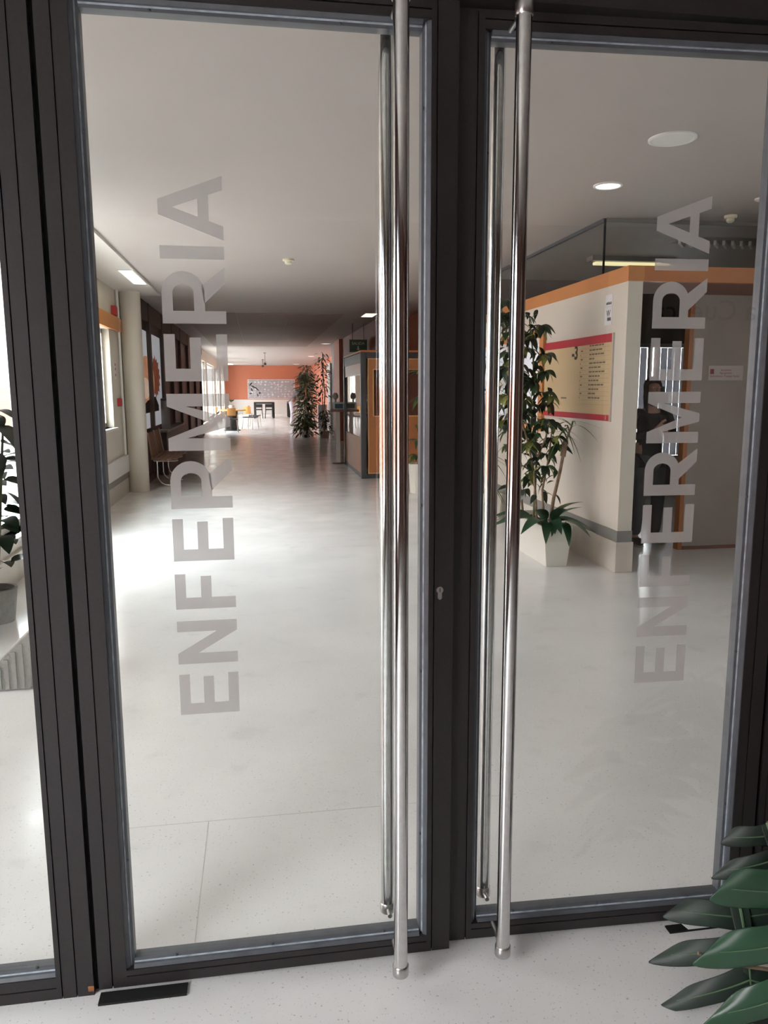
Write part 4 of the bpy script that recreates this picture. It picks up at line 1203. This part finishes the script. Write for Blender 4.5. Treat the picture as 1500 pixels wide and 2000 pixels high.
text_mesh('sign_text', 'SALIDA', 0.085, face_negY(2.17, 16.998, 2.42), M['exit_white'], ex, 0.0005, 'CENTER')
box('arrow_shaft', 2.155, 2.185, 16.996, 17.0, 2.33, 2.39, M['exit_white'], ex)
flat = MB().prism([(2.13, 2.335), (2.21, 2.335), (2.17, 2.30)], 'Y', 16.996, 17.0).build('arrow_head', M['exit_white'], ex)
for x in (2.05, 2.29): MB().tube([(x, 17.015, 2.52), (x, 17.015, CE)], 0.006, 8).build('hanging_rod', M['grey_metal'], ex)

# white door leaf, grey column and cabinet past the kiosk
dr = empty('door_3', (2.42, 25.6, 0), 'open white door leaf past the tall plants', 'door', kind='structure')
box('door_panel', 2.30, 2.36, 25.2, 26.3, 0.02, 2.30, M['white'], dr)
box('notice', 2.296, 2.30, 25.35, 25.6, 1.85, 2.05, M['crimson'], dr)
box('handle', 2.27, 2.30, 25.3, 25.42, 1.02, 1.05, M['steel_cap'], dr)
gc = box('trim_6', 2.36, 2.52, 24.0, 25.2, 0, CE, M['mid_grey']); struct(gc, 'grey square column at the end of the terracotta wall', 'column')
oc = box('trim_7', 2.30, 2.40, 22.3, 23.9, 0, CE, M['salmon']); struct(oc, 'salmon strip standing in for the lit end of the terracotta wall', 'trim')  # lighter colour stands for light falling on the wall end
wc2 = empty('white_cabinet', (2.08, 25.6, 0), 'low white cabinet between plants and door', 'cabinet')
box('body', 1.92, 2.20, 25.45, 25.8, 0.02, 0.97, M['white'], wc2, bevel=.004)
box('plinth', 1.94, 2.18, 25.47, 25.78, 0, 0.02, M['mid_grey'], wc2)
box('door_gap', 2.057, 2.063, 25.446, 25.45, 0.06, 0.94, M['mid_grey'], wc2)

def far_plant(name, label, x, y, h, spread, n, keys, potr=.16, poth=.28, low=.3, s=1.0):
    t = empty(name, (x, y, 0), label, 'potted plant', 'corridor plants')
    MB().lathe((x, y, 0), [(potr*.8, 0), (potr, poth), (potr*.9, poth), (.01, poth-.03)], 18).build('pot', M['pot_white'], t, smooth=True)
    for k in range(3):
        stem(t, [(x, y, poth-.03), (x+rnd.uniform(-.1, .1), y, h*.5), (x+rnd.uniform(-.2, .2)*spread*2, y, h*.93)], .015, .006, M['bark'])
    it = []
    for k in range(n):
        z = low + (h-low)*rnd.random()**0.9; r_ = spread*(1 - .45*((z-low)/(h-low)))*math.sqrt(rnd.random())
        a_ = rnd.uniform(0, 6.28)
        it.append((LF[rnd.choice(keys)], orient((x+r_*math.cos(a_), y+r_*math.sin(a_), z), (math.cos(a_), math.sin(a_), rnd.uniform(-.5, .6)), rnd.uniform(-.6, .6), s*rnd.uniform(.6, 1.1))))
    bulk_leaves('foliage', it, t)
far_plant('corridor_fig_tree', 'tall leafy fig tree in a pot left of the white cabinet', 1.60, 26.6, 2.05, .36, 420, ['far', 'far_d', 'far_l'])
far_plant('corridor_ficus', 'tallest sparse ficus reaching the ceiling by the white door', 2.02, 24.95, 2.62, .26, 150, ['far_d', 'far_d', 'far'], low=1.0, s=.7)
far_plant('corridor_bush', 'low spreading green bush at the foot of the fig tree', 1.42, 24.3, 0.75, .30, 200, ['far', 'far_l', 'far'], low=.08, poth=.2)
far_plant('corridor_dracaena', 'dark spiky low plant beside the grey column', 1.98, 23.8, 0.85, .22, 190, ['far_d', 'blade_d', 'far'], low=.12, poth=.22, s=.62)
far_plant('corridor_palm', 'slim dark palm farther back against the salmon wall', 1.85, 30.5, 2.4, .3, 160, ['far_d', 'blade_d'], low=1.3)

# ---- reading area
def chair(x, y, rz, label):
    t = empty('plywood_chair', (x, y, 0), label, 'chair', 'plywood chairs')
    b = MB(); prof = []
    n = 8
    V, F_ = [], []
    for i in range(n+1):
        a_ = R_(-38 + 76*i/n)
        px, py = .24*math.sin(a_), .20 + .12*(math.cos(a_)-1)*1.4
        for dz, dy in ((.58, 0), (.84, .05)):
            V += [(px, py+dy, dz), (px, py+dy+.014, dz)]
    for i in range(n):
        a0, b0 = 4*i, 4*(i+1)
        F_ += [(a0, b0, b0+2, a0+2), (a0+1, a0+3, b0+3, b0+1), (a0, a0+1, b0+1, b0), (a0+2, b0+2, b0+3, a0+3)]
    F_ += [(0, 2, 3, 1), (4*n, 4*n+1, 4*n+3, 4*n+2)]
    bb = MB().add(V, F_).build('backrest', M['chair_wood'], t)
    sb_ = MB().box(-.22, .22, -.22, .20, .43, .47).build('seat', M['black'], t, bevel=.015)
    parts = [bb, sb_]
    for sx in (-1, 1):
        parts.append(MB().tube([(.19*sx, -.18, .43), (.22*sx, -.21, 0)], .011, 8).build('leg', M['steel_cap'], t))
        parts.append(MB().tube([(.20*sx, .20, .62), (.19*sx, .17, .43), (.23*sx, .24, 0)], .011, 8).build('leg', M['steel_cap'], t))
    rot = Matrix.Translation((x, y, 0)) @ Matrix.Rotation(rz, 4, 'Z')
    for p in parts: p.data.transform(rot)
chair(-0.93, 27.6, R_(185), 'plywood backed chair nearest the camera at the round table')
chair(-1.72, 29.3, R_(270), 'plywood backed chair left of the round table')
chair(-0.30, 29.6, R_(150), 'plywood backed chair right of the round table')
chair(-0.15, 31.2, R_(80), 'plywood backed chair standing apart in the corridor')
tb = empty('round_table', (-0.95, 28.8, 0), 'round black pedestal table among the plywood chairs', 'table')
MB().lathe((-0.95, 28.8, 0), [(.48, .71), (.50, .72), (.50, .74), (.48, .75)], 28).build('tabletop', M['chair_wood'], tb, smooth=True)
MB().lathe((-0.95, 28.8, 0), [(.30, 0), (.30, .03), (.22, .05), (.22, .71)], 20).build('pedestal', M['black'], tb, smooth=True)
tp = empty('table_plant', (-0.95, 28.8, 0.75), 'bright green plant in a pot on the round table', 'potted plant')
MB().lathe((-0.95, 28.8, .75), [(.08, 0), (.11, .16), (.1, .16), (.01, .14)], 16).build('pot', M['outside_grey'], tp, smooth=True)
for k in range(22):
    a_ = rnd.uniform(0, 6.28)
    leaf_obj('leaf', LF[rnd.choice(['lily_l', 'far_l', 'far'])], tp, orient((-0.95, 28.8, 1.0), (math.cos(a_), math.sin(a_), rnd.uniform(.7, 2.2)), 0, rnd.uniform(.7, 1.1)))
def bench_table(x0, x1, y0, y1, label):
    t = empty('reading_table', ((x0+x1)/2, (y0+y1)/2, 0), label, 'table', 'black reading tables')
    box('tabletop', x0, x1, y0, y1, .73, .80, M['black'], t)
    for x in (x0, x1-.12):
        for y in (y0, y1-.12): box('leg', x, x+.12, y, y+.12, 0, .73, M['black'], t)
bench_table(-.22, .84, 41.0, 42.6, 'black reading table in front of the mural')
bench_table(1.55, 2.6, 41.5, 43.0, 'black reading table at the right of the mural')
def black_chair(x, y, s, label):
    t = empty('black_chair', (x, y, 0), label, 'chair', 'black reading chairs')
    box('seat', x-.2, x+.2, y-.2, y+.2, .42, .47, M['black'], t)
    box('backrest', x-.2, x+.2, y+.17, y+.2, .55, .72, M['black'], t)
    for sx in (-1, 1):
        MB().tube([(x+.17*sx, y+.18, .72), (x+.17*sx, y+.18, .42), (x+.21*sx, y+.2, 0)], .02, 8).build('leg', M['black'], t)
        MB().tube([(x+.17*sx, y-.18, .42), (x+.21*sx, y-.2, 0)], .02, 8).build('leg', M['black'], t)
black_chair(.02, 40.5, 1, 'left black chair before the mural table')
black_chair(.55, 40.5, 1, 'right black chair before the mural table')
mu = empty('mural_panel', (0.8, 47.98, 0.92), 'wide grey and white mural on the salmon wall', 'artwork')
box('print', -.56, 2.2, 47.94, 47.955, .93, 2.03, M['mural'], mu)
b = MB(); b.box(-.59, 2.23, 47.95, 47.985, .90, .93); b.box(-.59, 2.23, 47.95, 47.985, 2.03, 2.06); b.box(-.59, -.56, 47.95, 47.985, .93, 2.03); b.box(2.2, 2.23, 47.95, 47.985, .93, 2.03)
b.build('frame', M['white'], mu)
b = MB()
for (x, z, a_, l_, w_) in [(-.40, 1.78, 50, .30, .10), (-.25, 1.62, -30, .34, .10), (-.05, 1.5, -45, .4, .08), (-.35, 1.45, -70, .25, .09), (.12, 1.25, -20, .14, .12), (0.0, 1.12, -80, .2, .07), (-.42, 1.22, 10, .2, .08)]:
    ca, sa = math.cos(R_(a_)), math.sin(R_(a_))
    pts = [(x + u_*l_*ca - v_*w_*sa, z + u_*l_*sa + v_*w_*ca) for u_, v_ in ((-.5, 0), (-.2, .45), (.2, .45), (.5, 0), (.2, -.45), (-.2, -.45))]
    b.prism(pts, 'Y', 47.932, 47.94)
b.build('printed_branch', M['ink'], mu)

# ================================================================== PEOPLE
def skin_mesh(name, nodes, edges, root, material, parent, xf, sub=2):
    keys = list(nodes)
    me = bpy.data.meshes.new(name)
    me.from_pydata([nodes[k][0] for k in keys], [(keys.index(a), keys.index(b2)) for a, b2 in edges], [])
    o = bpy.data.objects.new(name + '_tmp', me)
    COL.objects.link(o)
    bpy.context.view_layer.objects.active = o
    sk = o.modifiers.new('skin', 'SKIN'); sk.use_smooth_shade = True
    if not me.skin_vertices:
        with bpy.context.temp_override(object=o, active_object=o):
            bpy.ops.mesh.customdata_skin_add()
    for i, k in enumerate(keys):
        r_ = nodes[k][1]
        me.skin_vertices[0].data[i].radius = r_ if isinstance(r_, tuple) else (r_, r_)
        me.skin_vertices[0].data[i].use_root = (k == root)
    ss = o.modifiers.new('sub', 'SUBSURF'); ss.levels = sub; ss.render_levels = sub
    dg = bpy.context.evaluated_depsgraph_get()
    out = bpy.data.meshes.new_from_object(o.evaluated_get(dg))
    bpy.data.objects.remove(o)
    out.transform(xf)
    out.materials.clear(); out.materials.append(material)
    for p in out.polygons: p.use_smooth = True
    r = bpy.data.objects.new(name, out)
    return attach(r, parent)

def ellipsoid(name, c, rad, material, parent, xf, seg=16, warp=None):
    bm = bmesh.new(); bmesh.ops.create_uvsphere(bm, u_segments=seg, v_segments=seg//2+2, radius=1)
    for v in bm.verts:
        if warp: v.co = warp(v.co.copy())
        v.co = Vector((v.co.x*rad[0]+c[0], v.co.y*rad[1]+c[1], v.co.z*rad[2]+c[2]))
    me = bpy.data.meshes.new(name); bm.to_mesh(me); bm.free()
    me.transform(xf); me.materials.append(material)
    for p in me.polygons: p.use_smooth = True
    o = bpy.data.objects.new(name, me)
    return attach(o, parent)

def person(label, loc, rz, sc, J, mats, long_hair=True, fingers=True, phone=False):
    """J: joint positions in a local frame, facing -Y; mats: top, trousers, shoe"""
    t = empty('person', loc, label, 'person')
    xf = Matrix.Translation(Vector(loc)) @ Matrix.Rotation(rz, 4, 'Z') @ Matrix.Scale(sc, 4)
    N = {'pelvis': (J['pelvis'], (.115, .09)), 'spine': (J['spine'], (.105, .08)), 'chest': (J['chest'], (.125, .085)), 'neck': (J['neck'], .050),
         'throat': (J['throat'], .043), 'jaw': (J['jaw'], (.052, .058)), 'head': (J['head'], (.070, .082)), 'crown': (J['crown'], (.058, .066))}
    Eg = [('pelvis','spine'),('spine','chest'),('chest','neck'),('neck','throat'),('throat','jaw'),('jaw','head'),('head','crown')]
    for s in 'LR':
        for k, r_ in (('shoulder', .048), ('elbow', .036), ('wrist', .022), ('palm', (.030, .016)), ('hip', .080), ('knee', .052), ('ankle', .034), ('toe', .03)):
            N[k+s] = (J[k+s], r_)
        Eg += [('chest','shoulder'+s),('shoulder'+s,'elbow'+s),('elbow'+s,'wrist'+s),('wrist'+s,'palm'+s),('pelvis','hip'+s),('hip'+s,'knee'+s),('knee'+s,'ankle'+s),('ankle'+s,'toe'+s)]
        if fingers:
            W0, P0 = Vector(J['wrist'+s]), Vector(J['palm'+s])
            d = (P0-W0).normalized(); sx = 1 if s == 'R' else -1
            side = d.cross(Vector((0, 0, 1))).normalized(); cur = Vector((-sx*.6, .3, .5)).normalized()
            for f_i in range(4):
                o_ = side*(f_i-1.5)*.017
                l_ = (.060, .070, .066, .050)[f_i]
                N['f%d%s' % (f_i, s)] = (tuple(P0 + o_ + d*.045), .009)
                N['g%d%s' % (f_i, s)] = (tuple(P0 + o_ + d*(.045+l_*.45) + cur*l_*.35), .0075)
                Eg += [('palm'+s, 'f%d%s' % (f_i, s)), ('f%d%s' % (f_i, s), 'g%d%s' % (f_i, s))]
            N['t0'+s] = (tuple(W0 + d*.03 + cur*.03), .010); N['t1'+s] = (tuple(W0 + d*.065 + cur*.045), .008)
            Eg += [('wrist'+s, 't0'+s), ('t0'+s, 't1'+s)]
    skin_mesh('body', N, Eg, 'pelvis', M['skin'], t, xf)
    g = .013
    T = {k: (N[k][0], tuple(q+g for q in N[k][1]) if isinstance(N[k][1], tuple) else N[k][1]+g) for k in N if k[:-1] in ('shoulder', 'elbow', 'wrist') or k in ('pelvis', 'spine', 'chest')}
    nb_ = Vector(J['chest']).lerp(Vector(J['neck']), .75); T['collar'] = (tuple(nb_), .062)
    pl_ = Vector(J['pelvis']); T['hem'] = (tuple(pl_ + (pl_ - Vector(J['spine']))*.45), (.135, .11))
    te = [('hem','pelvis'),('pelvis','spine'),('spine','chest'),('chest','collar')]
    for s in 'LR': te += [('chest','shoulder'+s),('shoulder'+s,'elbow'+s),('elbow'+s,'wrist'+s)]
    skin_mesh('sweater', T, te, 'pelvis', mats[0], t, xf)
    T = {'pelvis': (J['pelvis'], (.122, .097))}
    te = []
    for s in 'LR':
        T['hip'+s] = (J['hip'+s], .092); T['knee'+s] = (J['knee'+s], .066); T['ankle'+s] = (J['ankle'+s], .056)
        te += [('pelvis','hip'+s),('hip'+s,'knee'+s),('knee'+s,'ankle'+s)]
    skin_mesh('trousers', T, te, 'pelvis', mats[1], t, xf)
    for s in 'LR':
        a_, b2 = Vector(J['ankle'+s]), Vector(J['toe'+s])
        m_ = a_.lerp(b2, .5); 
        sh = ellipsoid('shoe', (m_.x, m_.y-.01, .042), (.046, .125, .040), mats[2], t, xf, 14, lambda v: Vector((v.x, v.y, max(v.z, -.8))))
        ellipsoid('sole', (m_.x, m_.y-.01, .012), (.048, .128, .011), M['sole'], sh, xf, 14)
    H_, Cr = Vector(J['head']), Vector(J['crown'])
    ax = (Cr - Vector(J['jaw'])).normalized()
    fwd = Vector(J['face']).normalized(); fwd = (fwd - ax*fwd.dot(ax)).normalized(); sd_ = ax.cross(fwd)
    fr = Matrix((sd_, -fwd, ax)).transposed().to_4x4(); fr.translation = H_
    hx = xf @ fr
    def hair_warp(v):
        if v.y < -.2 and v.z < .45: v.y = -.2 + (v.y+.2)*.25
        if long_hair and v.z < -.3: v.z *= 1.9
        return v
    ellipsoid('hair', (0, .018, .026), (.084, .094, .098), M['hair'], t, hx, 20, hair_warp)
    if long_hair:
        for sx in (-1, 1):
            MB_ = MB().tube([(.074*sx, -.01, .02), (.084*sx, -.02, -.07), (.088*sx, -.03, -.16), (.082*sx, -.05, -.22)], [.022, .026, .022, .006], 8)
            o = MB_.build('hair_lock', M['hair'], t, smooth=True); o.data.transform(hx)
    ellipsoid('nose', (0, -.088, -.012), (.012, .018, .022), M['skin'], t, hx, 10)
    for sx in (-1, 1):
        e_ = ellipsoid('eye', (.030*sx, -.074, .008), (.013, .008, .006), M['eye'], t, hx, 10)
        ellipsoid('iris', (.030*sx, -.082, .006), (.005, .002, .005), M['ink'], e_, hx, 8)
        ellipsoid('ear', (.074*sx, .004, -.005), (.009, .02, .03), M['skin'], t, hx, 10)
    ellipsoid('mouth', (0, -.078, -.050), (.022, .008, .006), M['lip'], t, hx, 10)
    return t, xf

JW = dict(pelvis=(0,0,.86), spine=(0,.005,1.0), chest=(0,0,1.17), neck=(0,-.005,1.31), throat=(0,-.02,1.36), jaw=(0,-.045,1.40), head=(0,-.045,1.465), crown=(0,-.03,1.525), face=(0,-1,-.45),
          shoulderL=(-.16,0,1.26), elbowL=(-.215,-.03,1.02), wristL=(-.055,-.20,1.08), palmL=(-.025,-.235,1.13),
          shoulderR=(.16,0,1.26), elbowR=(.215,-.03,1.02), wristR=(.07,-.20,1.06), palmR=(.035,-.24,1.10),
          hipL=(-.085,0,.80), kneeL=(-.085,-.02,.45), ankleL=(-.09,.02,.08), toeL=(-.10,-.11,.035),
          hipR=(.085,0,.80), kneeR=(.115,.0,.45), ankleR=(.14,.10,.08), toeR=(.17,-.02,.035))
pw, pxf = person('woman in black sweater and dark jeans looking at a phone in the office doorway', (3.615, 6.82, 0), R_(-4), 1.0, JW, (M['sweater'], M['jeans'], M['shoe']))
ph = empty('mobile_phone', (3.615, 6.56, 1.15), 'dark mobile phone held in the hands of the doorway person', 'phone')
b = MB().box(-.037, .037, -.005, .005, -.075, .075).build('case', M['black'], ph, bevel=.003)
b.data.transform(Matrix.Translation((3.625, 6.565, 1.17)) @ Matrix.Rotation(R_(-35), 4, 'X'))
s2 = MB().box(-.033, .033, .005, .0056, -.07, .07).build('screen', M['screen'], ph)
s2.data.transform(Matrix.Translation((3.625, 6.565, 1.17)) @ Matrix.Rotation(R_(-35), 4, 'X'))

JF = dict(pelvis=(0,.02,.90), spine=(0,-.06,1.04), chest=(0,-.20,1.18), neck=(0,-.31,1.29), throat=(0,-.345,1.33), jaw=(0,-.39,1.36), head=(0,-.42,1.42), crown=(0,-.43,1.48), face=(0,-1,-.5),
          shoulderL=(-.16,-.24,1.25), elbowL=(-.2,-.28,1.0), wristL=(-.12,-.45,.93), palmL=(-.11,-.52,.93),
          shoulderR=(.16,-.24,1.25), elbowR=(.2,-.30,1.0), wristR=(.12,-.47,.95), palmR=(.11,-.54,.95),
          hipL=(-.085,.01,.83), kneeL=(-.085,-.02,.46), ankleL=(-.09,.03,.08), toeL=(-.09,-.1,.035),
          hipR=(.085,.01,.83), kneeR=(.09,.02,.46), ankleR=(.10,.08,.08), toeR=(.10,-.05,.035))
person('distant person in grey top and white trousers bending beside the tall plants', (1.36, 31.5, 0), R_(65), 1.12, JF, (M['grey_top'], M['white_trousers'], M['shoe']), long_hair=False, fingers=True)
